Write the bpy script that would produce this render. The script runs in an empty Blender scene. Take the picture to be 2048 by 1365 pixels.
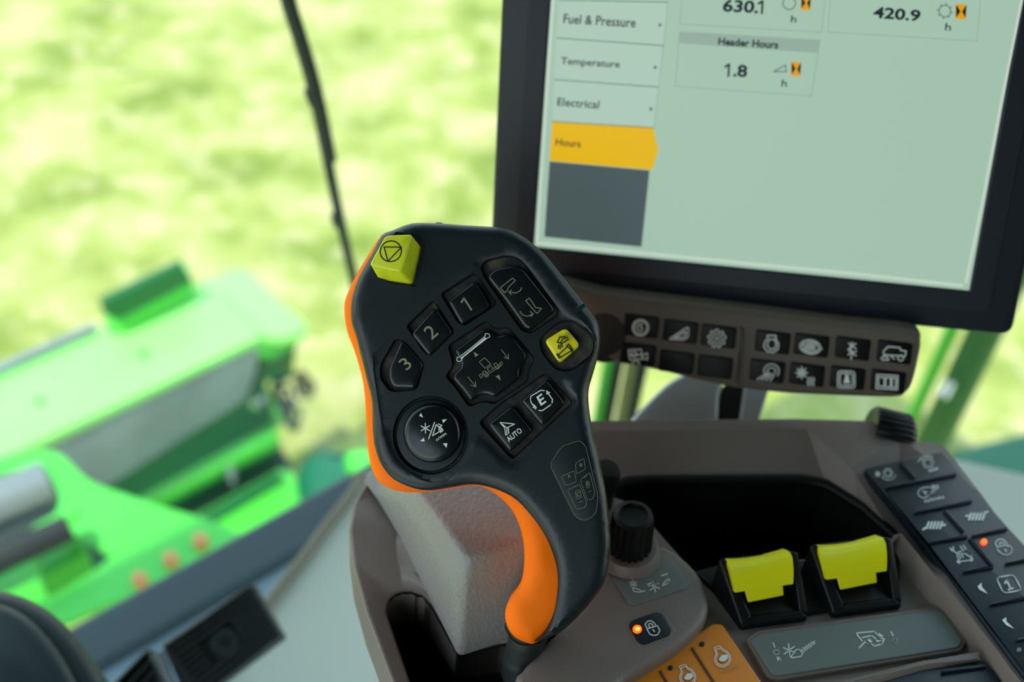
import bpy, bmesh, math
import numpy as np
from mathutils import Vector, Matrix
from mathutils.geometry import delaunay_2d_cdt

scene = bpy.context.scene
COL = scene.collection

# ------------------------------------------------------------------ camera
CAM = Vector((0.0, 0.0, 3.0))
PITCH, ROLL, FPX = math.radians(42), math.radians(6), 2048 * 40 / 36
_f = Vector((0, math.cos(PITCH), -math.sin(PITCH)))
_r0 = Vector((1, 0, 0)); _u0 = _r0.cross(_f)
CR = _r0 * math.cos(ROLL) + _u0 * math.sin(ROLL)
CU = _u0 * math.cos(ROLL) - _r0 * math.sin(ROLL)
cam_data = bpy.data.cameras.new('camera')
cam = bpy.data.objects.new('camera', cam_data); COL.objects.link(cam)
M = Matrix((CR, CU, -_f)).transposed().to_4x4(); M.translation = CAM
cam.matrix_world = M
cam_data.sensor_width = 36; cam_data.lens = 40
cam_data.clip_start = 0.02; cam_data.clip_end = 500
cam_data.dof.use_dof = True
cam_data.dof.focus_distance = 0.598
cam_data.dof.aperture_fstop = 4.0
cam_data.dof.aperture_blades = 9
scene.camera = cam

# ------------------------------------------------------------------ light
scene.view_settings.view_transform = 'Standard'
scene.view_settings.look = 'None'
scene.view_settings.gamma = 1
scene.view_settings.use_curve_mapping = False
scene.view_settings.exposure = 0.55
world = bpy.data.worlds.new('sky'); scene.world = world; world.use_nodes = True
wn = world.node_tree; wn.nodes.clear()
w_out = wn.nodes.new('ShaderNodeOutputWorld'); w_bg = wn.nodes.new('ShaderNodeBackground')
w_tc = wn.nodes.new('ShaderNodeTexCoord'); w_sep = wn.nodes.new('ShaderNodeSeparateXYZ')
w_rmp = wn.nodes.new('ShaderNodeValToRGB')
w_rmp.color_ramp.elements[0].position = 0.0; w_rmp.color_ramp.elements[0].color = (0.95, 1.0, 0.97, 1)
w_rmp.color_ramp.elements[1].position = 0.75; w_rmp.color_ramp.elements[1].color = (0.34, 0.58, 0.74, 1)
wn.links.new(w_tc.outputs['Generated'], w_sep.inputs[0])
wn.links.new(w_sep.outputs['Z'], w_rmp.inputs[0])
wn.links.new(w_rmp.outputs[0], w_bg.inputs[0]); w_bg.inputs[1].default_value = 1.85
wn.links.new(w_bg.outputs[0], w_out.inputs[0])

VD = Vector((math.sin(math.radians(45)), math.cos(math.radians(45)), 0))    # machine's right
VF = Vector((-VD.y, VD.x, 0))                                              # machine's forward
sun_data = bpy.data.lights.new('sun', 'SUN'); sun = bpy.data.objects.new('sun', sun_data); COL.objects.link(sun)
sun_data.energy = 4.6; sun_data.angle = math.radians(0.6); sun_data.color = (1.0, 0.96, 0.86)
_sd = (VD * 0.50 + VF * 0.12 + Vector((0, 0, -0.95))).normalized()
sun.rotation_euler = _sd.to_track_quat('-Z', 'Y').to_euler(); sun.location = (0, 0, 20)

# ------------------------------------------------------------------ helpers
def ray(px, py):
    return _f + CR * ((px - 1024) / FPX) - CU * ((py - 682.5) / FPX)

class Frame:
    def __init__(s, o, U, V=None, N=None):
        s.o = Vector(o); s.U = Vector(U).normalized()
        if N is not None:
            s.N = Vector(N).normalized(); s.U = (s.U - s.N * s.U.dot(s.N)).normalized(); s.V = s.N.cross(s.U)
        else:
            V = Vector(V); s.V = (V - s.U * V.dot(s.U)).normalized(); s.N = s.U.cross(s.V)
        s.mat = Matrix((s.U, s.V, s.N)).transposed().to_4x4(); s.mat.translation = s.o
    def uv(s, p, h=0.0):
        if isinstance(p, Vector) and len(p) == 3: return p.copy()
        if len(p) == 3: h = p[2]
        d = ray(p[0], p[1]); t = ((s.o - CAM).dot(s.N) + h) / d.dot(s.N)
        q = CAM + d * t - s.o
        return Vector((q.dot(s.U), q.dot(s.V), h))
    def w(s, p, h=0.0): return s.mat @ s.uv(p, h)

def depth_pt(px, py, dep): return CAM + ray(px, py) * dep
def flat(z): return Frame((0, 0, z), (1, 0, 0), (0, 1, 0))
WORLD = Frame((0, 0, 0), (1, 0, 0), (0, 1, 0))

def s2l(c):
    c = c / 255.0
    return c / 12.92 if c <= 0.04045 else ((c + 0.055) / 1.055) ** 2.4
def C(r, g, b): return (s2l(r), s2l(g), s2l(b), 1)

def mat(name, col, rough=0.5, metal=0.0, bump=0.0, bscale=300.0, var=0.0, vscale=20.0, spec=0.5, emit=None, es=1.0, dirt=None, coat=0.0):
    m = bpy.data.materials.new(name); m.use_nodes = True
    nt = m.node_tree; b = nt.nodes['Principled BSDF']
    b.inputs['Base Color'].default_value = col
    b.inputs['Roughness'].default_value = rough
    b.inputs['Metallic'].default_value = metal
    b.inputs['Specular IOR Level'].default_value = spec
    b.inputs['Coat Weight'].default_value = coat
    if emit is not None:
        b.inputs['Emission Color'].default_value = emit; b.inputs['Emission Strength'].default_value = es
    tc = nt.nodes.new('ShaderNodeTexCoord')
    if bump > 0:
        n = nt.nodes.new('ShaderNodeTexNoise'); n.inputs['Scale'].default_value = bscale; n.inputs['Detail'].default_value = 3
        bp = nt.nodes.new('ShaderNodeBump'); bp.inputs['Strength'].default_value = bump; bp.inputs['Distance'].default_value = 0.0008
        nt.links.new(tc.outputs['Object'], n.inputs['Vector']); nt.links.new(n.outputs[0], bp.inputs['Height'])
        nt.links.new(bp.outputs[0], b.inputs['Normal'])
    if var > 0 or dirt:
        n = nt.nodes.new('ShaderNodeTexNoise'); n.inputs['Scale'].default_value = vscale; n.inputs['Detail'].default_value = 6
        rp = nt.nodes.new('ShaderNodeValToRGB')
        nt.links.new(tc.outputs['Object'], n.inputs['Vector']); nt.links.new(n.outputs[0], rp.inputs[0])
        rp.color_ramp.elements[0].position = 0.42 if not dirt else 0.50; rp.color_ramp.elements[1].position = 0.62 if not dirt else 0.76
        if dirt:
            rp.color_ramp.elements[0].color = col; rp.color_ramp.elements[1].color = dirt
        else:
            rp.color_ramp.elements[0].color = tuple(c * (1 - var) for c in col[:3]) + (1,)
            rp.color_ramp.elements[1].color = tuple(min(1, c * (1 + var)) for c in col[:3]) + (1,)
        nt.links.new(rp.outputs[0], b.inputs['Base Color'])
    return m

def place(o, parent, fr):
    if parent is not None:
        o.parent = parent; o.matrix_basis = world_mat(parent).inverted() @ fr.mat
    else:
        o.matrix_basis = fr.mat.copy()
def world_mat(o):
    m = o.matrix_basis.copy(); p = o.parent
    while p is not None:
        m = p.matrix_basis @ m; p = p.parent
    return m

def link_mesh(name, me, m, parent=None, fr=None, smooth=None):
    o = bpy.data.objects.new(name, me); COL.objects.link(o)
    if m is not None: me.materials.append(m)
    place(o, parent, fr or WORLD)
    if smooth is not None:
        me.shade_smooth()
        if smooth < 180: me.set_sharp_from_angle(angle=math.radians(smooth))
    return o

def build(name, verts, faces, m, parent=None, fr=None, smooth=None, recalc=True):
    bm = bmesh.new()
    vs = [bm.verts.new(v) for v in verts]
    for f in faces:
        try: bm.faces.new([vs[i] for i in f])
        except ValueError: pass
    if recalc: bmesh.ops.recalc_face_normals(bm, faces=bm.faces)
    me = bpy.data.meshes.new(name); bm.to_mesh(me); bm.free()
    return link_mesh(name, me, m, parent, fr, smooth)

def thing(name, label, cat, loc, group=None):
    o = bpy.data.objects.new(name, None); COL.objects.link(o); o.location = loc
    o.empty_display_size = 0.05
    o.matrix_basis = Matrix.Translation(Vector(loc))
    o['label'] = label; o['category'] = cat
    if group: o['group'] = group
    return o
def tag(o, label, cat, group=None):
    o['label'] = label; o['category'] = cat
    if group: o['group'] = group
    return o
def struct(o): o['kind'] = 'structure'; return o

def rnd(pts, r, n=5):
    out = []; N = len(pts)
    for i in range(N):
        p = Vector(pts[i][:2]); a = Vector(pts[i - 1][:2]); b = Vector(pts[(i + 1) % N][:2])
        rr = r[i] if isinstance(r, (list, tuple)) else r
        da = a - p; db = b - p
        k = min(rr, da.length * .45, db.length * .45)
        if k < 1e-9: out.append(tuple(p)); continue
        s = p + da.normalized() * k; e = p + db.normalized() * k
        for j in range(n + 1):
            t = j / n
            q = s * (1 - t) ** 2 + p * 2 * t * (1 - t) + e * t * t
            out.append((q.x, q.y))
    return out
def smooth_closed(pts, n=4):
    out = []; N = len(pts)
    for i in range(N):
        p0, p1, p2, p3 = [Vector(pts[(i + k) % N][:2]) for k in (-1, 0, 1, 2)]
        for j in range(n):
            t = j / n
            q = 0.5 * ((2 * p1) + (p2 - p0) * t + (2 * p0 - 5 * p1 + 4 * p2 - p3) * t * t + (3 * p1 - p0 - 3 * p2 + p3) * t ** 3)
            out.append((q.x, q.y))
    return out
def smooth_open(pts, n=6):
    P = [Vector(p) for p in pts]; out = []
    for i in range(len(P) - 1):
        p1, p2 = P[i], P[i + 1]; p0 = P[i - 1] if i else p1 * 2 - p2; p3 = P[i + 2] if i + 2 < len(P) else p2 * 2 - p1
        for j in range(n):
            t = j / n
            out.append(0.5 * ((2 * p1) + (p2 - p0) * t + (2 * p0 - 5 * p1 + 4 * p2 - p3) * t * t + (3 * p1 - p0 - 3 * p2 + p3) * t ** 3))
    out.append(P[-1]); return out
def ell(cx, cy, rx, ry=None, n=32, rot=0, a0=0, a1=360):
    ry = ry or rx; R = math.radians(rot); out = []
    full = abs(a1 - a0) >= 359.9
    for i in range(n if full else n + 1):
        a = math.radians(a0 + (a1 - a0) * i / n)
        x, y = rx * math.cos(a), ry * math.sin(a)
        out.append((cx + x * math.cos(R) - y * math.sin(R), cy + x * math.sin(R) + y * math.cos(R)))
    return out
def area(p): return sum(p[i - 1][0] * p[i][1] - p[i][0] * p[i - 1][1] for i in range(len(p))) / 2
def inset(p, d):
    n = len(p); out = []
    for i in range(n):
        a = Vector(p[i - 1][:2]); b = Vector(p[i][:2]); c = Vector(p[(i + 1) % n][:2])
        e1 = (b - a); e2 = (c - b)
        if e1.length < 1e-12: e1 = e2
        if e2.length < 1e-12: e2 = e1
        if e1.length < 1e-12: out.append(b); continue
        n1 = Vector((-e1.y, e1.x)).normalized(); n2 = Vector((-e2.y, e2.x)).normalized()
        m = n1 + n2
        if m.length < 1e-6: m = n1.copy()
        m.normalize(); k = max(0.5, m.dot(n1))
        out.append(b + m * (d / k))
    return out

def slab(name, outl, fr, h0, h1, m, parent=None, bev=0.001, r=0, dome=0.0, seg=4, base=None, smooth=40, pix=True, grow=0.0):
    """plate with rounded upper edge; outline given where its upper rim shows"""
    p = rnd(outl, r) if r else [tuple(q[:2]) for q in outl]
    if pix: p = [fr.uv(q, h1)[:2] for q in p]
    if area(p) < 0: p = p[::-1]
    n = len(p); V = []; F = []
    rings = []
    lo = inset(p, -grow)
    if base is not None:
        lo = [fr.uv(q, h0)[:2] for q in (rnd(base, r) if r else base)]
        if area(lo) < 0: lo = lo[::-1]
    rings.append([(q[0], q[1], h0) for q in lo])
    if bev > 0:
        for j in range(seg + 1):
            a = math.pi / 2 * j / seg
            q = inset(p, bev * (1 - math.cos(a)))
            rings.append([(x[0], x[1], h1 - bev + bev * math.sin(a)) for x in q])
    else:
        rings.append([(q[0], q[1], h1) for q in p])
    if dome:
        cx = sum(q[0] for q in p) / n; cy = sum(q[1] for q in p) / n
        last = rings[-1]
        for t in (0.25, 0.5, 0.75, 0.92):
            rings.append([(x + (cx - x) * t, y + (cy - y) * t, z + dome * (1 - (1 - t) ** 2)) for x, y, z in last])
    for rg in rings: V += rg
    for k in range(len(rings) - 1):
        for i in range(n):
            j = (i + 1) % n
            F.append((k * n + i, k * n + j, (k + 1) * n + j, (k + 1) * n + i))
    F.append(tuple(range(n))[::-1]); F.append(tuple((len(rings) - 1) * n + i for i in range(n)))
    return build(name, V, F, m, parent, fr, smooth)

def strokes(name, lines, fr, h, w, m, parent, fills=(), closed=()):
    """printed line symbol; lines are polylines, w the line width, fills are polygons"""
    V = []; F = []
    def add(poly):
        if area(poly) == 0: return
        k = len(V)
        for q in poly: V.append(tuple(fr.uv(q, h)))
        F.append(tuple(range(k, k + len(poly))))
    for ln in list(lines):
        for i in range(len(ln) - 1):
            a = Vector(ln[i]); b = Vector(ln[i + 1]); d = b - a
            if d.length < 1e-6: continue
            t = d.normalized() * (w * .35); nrm = Vector((-d.y, d.x)).normalized() * (w / 2)
            add([a - t * .5 + nrm, a - t - nrm * 0, a - t * .5 - nrm, b + t * .5 - nrm, b + t, b + t * .5 + nrm])
    for f in fills: add(f)
    o = build(name, V, F, m, parent, fr, recalc=False)
    bm = bmesh.new(); bm.from_mesh(o.data)
    for f in bm.faces:
        if f.normal.z < 0: f.normal_flip()
    bm.to_mesh(o.data); bm.free()
    return o

def text(name, s, o0, r0, u0, fr, h, m, parent, bold=0.012):
    cu = bpy.data.curves.new(name, 'FONT'); cu.body = s; cu.size = 1; cu.offset = bold; cu.resolution_u = 3
    tmp = bpy.data.objects.new('tmp', cu); COL.objects.link(tmp)
    bpy.context.view_layer.update()
    me = bpy.data.meshes.new_from_object(tmp)
    bpy.data.objects.remove(tmp); bpy.data.curves.remove(cu)
    xs = [v.co.x for v in me.vertices]; ys = [v.co.y for v in me.vertices]
    x0, x1, y0, y1 = min(xs), max(xs), min(ys), max(ys)
    if s in ('.', '-'): y0, y1 = 0, 0.7
    O = fr.uv(o0, h); R = fr.uv(r0, h) - O; U = fr.uv(u0, h) - O
    for v in me.vertices:
        v.co = O + R * ((v.co.x - x0) / (x1 - x0)) + U * ((v.co.y - y0) / (y1 - y0))
    me.name = name
    return link_mesh(name, me, m, parent, fr)

def tube(name, pts, rad, m, parent=None, n=10, fr=None, caps=True, smooth=50):
    P = [Vector(p) for p in pts]; V = []; F = []
    rads = rad if isinstance(rad, (list, tuple)) else [rad] * len(P)
    prev = None
    for i, p in enumerate(P):
        t = (P[min(i + 1, len(P) - 1)] - P[max(i - 1, 0)]).normalized()
        if prev is None:
            a = Vector((0, 0, 1)) if abs(t.z) < .9 else Vector((1, 0, 0))
            x = a.cross(t).normalized()
        else:
            x = (prev - t * prev.dot(t)).normalized()
        prev = x; y = t.cross(x)
        for k in range(n):
            a = 2 * math.pi * k / n
            V.append(p + (x * math.cos(a) + y * math.sin(a)) * rads[i])
    for i in range(len(P) - 1):
        for k in range(n):
            j = (k + 1) % n
            F.append((i * n + k, i * n + j, (i + 1) * n + j, (i + 1) * n + k))
    if caps: F.append(tuple(range(n))); F.append(tuple((len(P) - 1) * n + k for k in range(n)))
    return build(name, V, F, m, parent, fr, smooth)

def lathe(name, prof, fr, m, parent, n=40, ribs=0, ribd=0.0, ribr=(), smooth=40):
    """profile (radius, height) about the frame's normal"""
    V = []; F = []
    for i, (r, z) in enumerate(prof):
        for k in range(n):
            a = 2 * math.pi * k / n
            rr = r
            if ribs and i in ribr: rr = r - ribd * (0.5 - 0.5 * math.cos(a * ribs)) ** .6
            V.append((rr * math.cos(a), rr * math.sin(a), z))
    for i in range(len(prof) - 1):
        for k in range(n):
            j = (k + 1) % n
            F.append((i * n + k, i * n + j, (i + 1) * n + j, (i + 1) * n + k))
    F.append(tuple(range(n))); F.append(tuple((len(prof) - 1) * n + k for k in range(n)))
    return build(name, V, F, m, parent, fr, smooth)

def box(name, c, sx, sy, sz, fr, m, parent=None, bev=0.0):
    """box in a frame's own axes"""
    V = [(c[0] + a * sx / 2, c[1] + b * sy / 2, c[2] + d * sz / 2) for a in (-1, 1) for b in (-1, 1) for d in (-1, 1)]
    F = [(0, 1, 3, 2), (4, 6, 7, 5), (0, 4, 5, 1), (2, 3, 7, 6), (0, 2, 6, 4), (1, 5, 7, 3)]
    o = build(name, V, F, m, parent, fr)
    if bev: bevel(o, bev)
    return o
def bevel(o, w, seg=3, ang=25):
    md = o.modifiers.new('bevel', 'BEVEL'); md.width = w; md.segments = seg; md.limit_method = 'ANGLE'; md.angle_limit = math.radians(ang)
    md.harden_normals = False
    o.data.shade_smooth(); o.data.set_sharp_from_angle(angle=math.radians(50))

def pdist(pts, poly):
    """signed distance, positive inside (numpy)"""
    P = np.asarray(pts, float); A = np.asarray([q[:2] for q in poly], float); B = np.roll(A, -1, 0)
    best = np.full(len(P), 1e9); ins = np.zeros(len(P), bool)
    for a, b in zip(A, B):
        d = b - a; L = d @ d
        if L < 1e-18: continue
        t = np.clip(((P - a) @ d) / L, 0, 1)
        best = np.minimum(best, np.hypot(*(P - (a + t[:, None] * d)).T))
        c = (a[1] > P[:, 1]) != (b[1] > P[:, 1])
        if c.any():
            with np.errstate(divide='ignore', invalid='ignore'):
                xi = (b[0] - a[0]) * (P[:, 1] - a[1]) / (b[1] - a[1]) + a[0]
            ins ^= c & (P[:, 0] < xi)
    return np.where(ins, best, -best)

def hfield(name, fr, outer, feats, er, grid, depth, m, parent, slope=None):
    """moulded shell: rounded rim of radius er, feats = (polygon, height, wall width), walls go down to depth"""
    if area(outer) < 0: outer = outer[::-1]
    pts = []; edges = []
    def loop(p):
        k = len(pts); pts.extend([Vector(q[:2]) for q in p]); n = len(p)
        edges.extend([(k + i, k + (i + 1) % n) for i in range(n)])
    loop(outer)
    for t in (0.08, 0.25, 0.5, 0.75, 1.0):
        q = inset(outer, er * t); sd = pdist([tuple(x) for x in q], outer)
        pts.extend([Vector(x[:2]) for x, s in zip(q, sd) if abs(s - er * t) < er * .12])
    FE = []
    for poly, h, w in feats:
        if area(poly) < 0: poly = poly[::-1]
        loop(poly); loop(inset(poly, w)); FE.append((poly, h, w))
    O = np.array([q[:2] for q in outer]); lo = O.min(0); hi = O.max(0)
    gx, gy = np.meshgrid(np.arange(lo[0], hi[0], grid), np.arange(lo[1], hi[1], grid)); G = np.c_[gx.ravel(), gy.ravel()]
    ok = pdist(G, outer) > er * .3
    for poly, h, w in FE:
        s = pdist(G, poly); ok &= ~((s > -grid * .3) & (s < w + grid * .3))
    pts.extend([Vector(g) for g in G[ok]])
    vs, es, fs, _, _, _ = delaunay_2d_cdt(pts, edges, [], 0, 1e-7)
    P = np.array([tuple(v) for v in vs])
    cen = np.array([P[list(f)].mean(0) for f in fs]); keep = pdist(cen, outer) > 0
    d = np.clip(pdist(P, outer), 0, er)
    H = -er + np.sqrt(np.maximum(0, er * er - (er - d) ** 2))
    if slope: H = H + slope(P)
    for poly, h, w in FE:
        s = np.clip(pdist(P, poly) / w, 0, 1); s = np.where(s > .999, 1, s)
        H = H * (1 - s) + (H + h if h > -1 else 0) * s
    bm = bmesh.new(); B = [bm.verts.new((p[0], p[1], z)) for p, z in zip(P, H)]
    for f, k in zip(fs, keep):
        if k:
            try: bm.faces.new([B[i] for i in f])
            except ValueError: pass
    bmesh.ops.recalc_face_normals(bm, faces=bm.faces)
    if sum(f.normal.z for f in bm.faces) < 0: bmesh.ops.reverse_faces(bm, faces=bm.faces)
    be = [e for e in bm.edges if len(e.link_faces) == 1]
    r = bmesh.ops.extrude_edge_only(bm, edges=be)
    for v in [g for g in r['geom'] if isinstance(g, bmesh.types.BMVert)]: v.co.z = depth
    bmesh.ops.delete(bm, geom=[v for v in bm.verts if not v.link_faces], context='VERTS')
    me = bpy.data.meshes.new(name); bm.to_mesh(me); bm.free()
    return link_mesh(name, me, m, parent, fr, 35)

def tin(name, fr, outer, lines, holes, m, parent, skirt=None, bev=0.002, diss=0.6, smooth=50):
    """surface through (px, py, height) points: outer outline, constraint lines, holes"""
    pts = []; hs = []; edges = []
    def add(p, closed):
        k = len(pts); n = len(p)
        for q in p:
            u = fr.uv(q); pts.append(Vector((u.x, u.y))); hs.append(u.z)
        for i in range(n if closed else n - 1): edges.append((k + i, k + (i + 1) % n))
    add(outer, True)
    for l in lines: add(l[1:] if l[0] == 'c' else l, l[0] == 'c')
    for h in holes: add(h, True)
    vs, es, fs, ov, _, _ = delaunay_2d_cdt(pts, edges, [], 0, 1e-6)
    P = np.array([tuple(v) for v in vs])
    H = []
    src = np.array([tuple(p) for p in pts])
    for i, v in enumerate(vs):
        if ov[i]: H.append(hs[ov[i][0]])
        else:
            dd = np.hypot(*(src - np.array(tuple(v))).T); j = np.argsort(dd)[:2]; w = 1 / (dd[j] + 1e-6); H.append(float((w * np.array(hs)[j]).sum() / w.sum()))
    uvp = lambda p: [tuple(fr.uv(q)[:2]) for q in p]
    cen = np.array([P[list(f)].mean(0) for f in fs]); keep = pdist(cen, uvp(outer)) > 0
    for h in holes: keep &= pdist(cen, uvp(h)) < 0
    bm = bmesh.new(); B = [bm.verts.new((p[0], p[1], z)) for p, z in zip(P, H)]
    for f, k in zip(fs, keep):
        if k: bm.faces.new([B[i] for i in f])
    bmesh.ops.recalc_face_normals(bm, faces=bm.faces)
    if sum(f.normal.z for f in bm.faces) < 0: bmesh.ops.reverse_faces(bm, faces=bm.faces)
    if skirt is not None:
        be = [e for e in bm.edges if len(e.link_faces) == 1]
        r = bmesh.ops.extrude_edge_only(bm, edges=be)
        for v in [g for g in r['geom'] if isinstance(g, bmesh.types.BMVert)]: v.co.z = skirt
    bmesh.ops.delete(bm, geom=[v for v in bm.verts if not v.link_faces], context='VERTS')
    if diss: bmesh.ops.dissolve_limit(bm, angle_limit=math.radians(diss), verts=bm.verts, edges=bm.edges)
    me = bpy.data.meshes.new(name); bm.to_mesh(me); bm.free()
    o = link_mesh(name, me, m, parent, fr)
    if bev: bevel(o, bev, 3, 12)
    me.shade_smooth(); me.set_sharp_from_angle(angle=math.radians(smooth))
    return o

def sc(x0, y0, k): return lambda *pts: [(x0 + x / k, y0 + y / k) for x, y in pts]
A = sc(660, 420, 3.5)          # enlarged reading scales of the different panels
B = sc(660, 780, 2.333)
KP = sc(1700, 860, 2.704)
LB = sc(1180, 1080, 4.452)
BA = sc(1160, 580, 2.7676)
MO = sc(960, 0, 1.8824)
A1 = lambda x, y: A((x, y))[0]
B1 = lambda x, y: B((x, y))[0]
K1 = lambda x, y: KP((x, y))[0]
L1 = lambda x, y: LB((x, y))[0]
def asterisk(cx, cy, r, n=3, rot=0):
    return [[(cx - r * math.cos(a), cy - r * math.sin(a)), (cx + r * math.cos(a), cy + r * math.sin(a))] for a in [rot + math.pi * k / n for k in range(n)]]
def closed(p): return list(p) + [p[0]]
def gear(cx, cy, r, teeth=8, n=48, d=.2):
    return closed([(cx + (r * (1 - d * (math.sin(2 * math.pi * k * teeth / n) > 0))) * math.cos(2 * math.pi * k / n), cy + (r * (1 - d * (math.sin(2 * math.pi * k * teeth / n) > 0))) * math.sin(2 * math.pi * k / n)) for k in range(n)])

# ------------------------------------------------------------------ materials
m_black = mat('soft black plastic', C(20, 29, 34), 0.36, bump=0.12, bscale=1800, spec=0.45)
m_well = mat('dusty black keypad plastic', C(16, 20, 21), 0.6, dirt=C(84, 78, 58), vscale=90, bump=.2, bscale=1500)
m_key = mat('glossy black key', C(12, 18, 22), 0.25, spec=0.5, bump=.03, bscale=900)
m_orange = mat('orange soft plastic', (1.0, .17, .0, 1), 0.6, spec=.15)
m_yel = mat('yellow green button', C(214, 220, 30), 0.4, dirt=C(160, 165, 30), vscale=60)
m_yel2 = mat('yellow key', C(226, 212, 10), 0.4, dirt=C(120, 110, 20), vscale=120)
m_ink = mat('dark printed ink', C(14, 22, 22), 0.5)
m_print = mat('pale printed ink', C(226, 232, 226), 0.5)
m_printd = mat('worn printed ink', C(132, 130, 108), 0.6)
m_brown = mat('grey brown textured plastic', C(116, 104, 97), 0.42, bump=0.35, bscale=900, spec=0.45)
m_brownl = mat('grey brown leather grain plastic', C(132, 130, 127), 0.42, bump=0.8, bscale=450, spec=0.5)
m_navy = mat('dark navy keypad rubber', C(11, 25, 34), 0.4, bump=.1, bscale=900)
m_tray = mat('black tray plastic', C(8, 10, 11), 0.5)
m_blk = mat('black glossy plastic', C(9, 12, 14), 0.42, spec=.3)
m_slate = mat('slate grey label plate', C(104, 110, 106), 0.45)
m_opad = mat('orange keypad', C(226, 130, 14), 0.42)
m_led = mat('red led', C(255, 60, 10), 0.3, emit=(1, .05, .0, 1), es=3.0)
m_leds = mat('red led glow core', C(255, 120, 50), 0.3, emit=(1, .16, .02, 1), es=3.5)
m_bezel = mat('monitor bezel', C(16, 25, 36), 0.45, spec=.35)
m_white = mat('pale cab floor plastic', C(190, 198, 188), 0.6, bump=.2, bscale=200)
m_edge = mat('taupe edge trim', C(120, 116, 100), 0.5)
m_mat = mat('blue grey floor mat', C(150, 176, 196), 0.6)
m_sill = mat('dark blue grey sill', C(64, 82, 92), 0.6)
m_rub = mat('black ribbed rubber', C(34, 40, 41), 0.5)
m_silver = mat('silver grey cast metal', C(160, 166, 168), 0.35, metal=.3)
m_green = mat('harvester green paint', C(72, 186, 64), 0.3, var=.06, vscale=3)
m_beam = mat('green paint with sky sheen', C(130, 210, 112), 0.35, var=.04, vscale=3)  # header green made paler: bright sky reflection on the beam put into the colour
m_dgreen = mat('deep green paint and shade', C(4, 88, 42), 0.45)  # also carries the shade of header faces turned towards the cab
m_teal = mat('teal green plastic', C(8, 92, 66), 0.5)
m_sheet = mat('grey steel sheet', C(116, 132, 136), 0.5, metal=.0, var=.12, vscale=5)
m_bolt = mat('rusty copper bolt', C(196, 128, 84), 0.5)
m_hose = mat('black hose rubber', C(20, 28, 32), 0.5)
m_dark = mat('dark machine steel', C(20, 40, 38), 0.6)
m_chrome = mat('bright steel', C(200, 205, 205), 0.25, metal=.8)
m_stc = mat('dark steering column plastic', C(32, 50, 54), 0.5, bump=.2, bscale=300, var=.15, vscale=12)

def emis(name, col, s=1.0):
    m = mat(name, tuple(c * .05 for c in col[:3]) + (1,), 0.35, emit=col, es=s, spec=.2); return m
SS = 0.55
e_scr = emis('screen pale background', C(176, 210, 188), SS)
e_card = emis('screen card', C(186, 216, 198), SS)
e_line = emis('screen thin line', C(150, 178, 168), SS)
e_head = emis('screen card heading', C(158, 186, 170), SS)
e_dark = emis('screen dark lettering', C(22, 34, 40), SS)
e_sep = emis('screen separator', C(70, 92, 94), SS)
e_yel = emis('screen yellow tab', C(246, 196, 8), SS)
e_grey = emis('screen grey panel', C(78, 96, 98), SS)
e_amb = emis('screen amber icon', C(240, 170, 20), SS)

# ground material
def ground_mat():
    m = bpy.data.materials.new('mown grass'); m.use_nodes = True; nt = m.node_tree; b = nt.nodes['Principled BSDF']
    b.inputs['Roughness'].default_value = .9
    tc = nt.nodes.new('ShaderNodeTexCoord')
    n1 = nt.nodes.new('ShaderNodeTexNoise'); n1.inputs['Scale'].default_value = 1.9; n1.inputs['Detail'].default_value = 6; n1.inputs['Roughness'].default_value = .62
    n2 = nt.nodes.new('ShaderNodeTexNoise'); n2.inputs['Scale'].default_value = 5.5; n2.inputs['Detail'].default_value = 8; n2.inputs['Roughness'].default_value = .7
    r1 = nt.nodes.new('ShaderNodeValToRGB'); r2 = nt.nodes.new('ShaderNodeValToRGB')
    e = r1.color_ramp.elements; e[0].position = .36; e[0].color = C(98, 116, 36); e[1].position = .62; e[1].color = C(156, 154, 104)
    x = r1.color_ramp.elements.new(.5); x.color = C(134, 144, 70)
    e = r2.color_ramp.elements; e[0].position = .5; e[0].color = (0, 0, 0, 1); e[1].position = .68; e[1].color = (1, 1, 1, 1)
    mx = nt.nodes.new('ShaderNodeMix'); mx.data_type = 'RGBA'
    nt.links.new(tc.outputs['Object'], n1.inputs['Vector']); nt.links.new(tc.outputs['Object'], n2.inputs['Vector'])
    nt.links.new(n1.outputs[0], r1.inputs[0]); nt.links.new(n2.outputs[0], r2.inputs[0])
    nt.links.new(r2.outputs[0], mx.inputs[0]); nt.links.new(r1.outputs[0], mx.inputs[6]); mx.inputs[7].default_value = C(176, 168, 128)
    nt.links.new(mx.outputs[2], b.inputs['Base Color'])
    return m
def glass_mat():
    m = bpy.data.materials.new('clear window glass'); m.use_nodes = True; nt = m.node_tree; nt.nodes.clear()
    o = nt.nodes.new('ShaderNodeOutputMaterial'); t = nt.nodes.new('ShaderNodeBsdfTransparent'); g = nt.nodes.new('ShaderNodeBsdfGlossy')
    t.inputs[0].default_value = (.97, .975, .965, 1); g.inputs['Roughness'].default_value = .02
    x = nt.nodes.new('ShaderNodeMixShader'); fz = nt.nodes.new('ShaderNodeFresnel'); fz.inputs[0].default_value = 1.2
    nt.links.new(fz.outputs[0], x.inputs[0]); nt.links.new(t.outputs[0], x.inputs[1]); nt.links.new(g.outputs[0], x.inputs[2]); nt.links.new(x.outputs[0], o.inputs[0])
    return m
m_ground = ground_mat(); m_glass = glass_mat()

# ================================================================== SETTING
g = build('ground', [(-40, -30, 0), (40, -30, 0), (40, 60, 0), (-40, 60, 0)], [(0, 1, 2, 3)], m_ground); struct(g)

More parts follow.
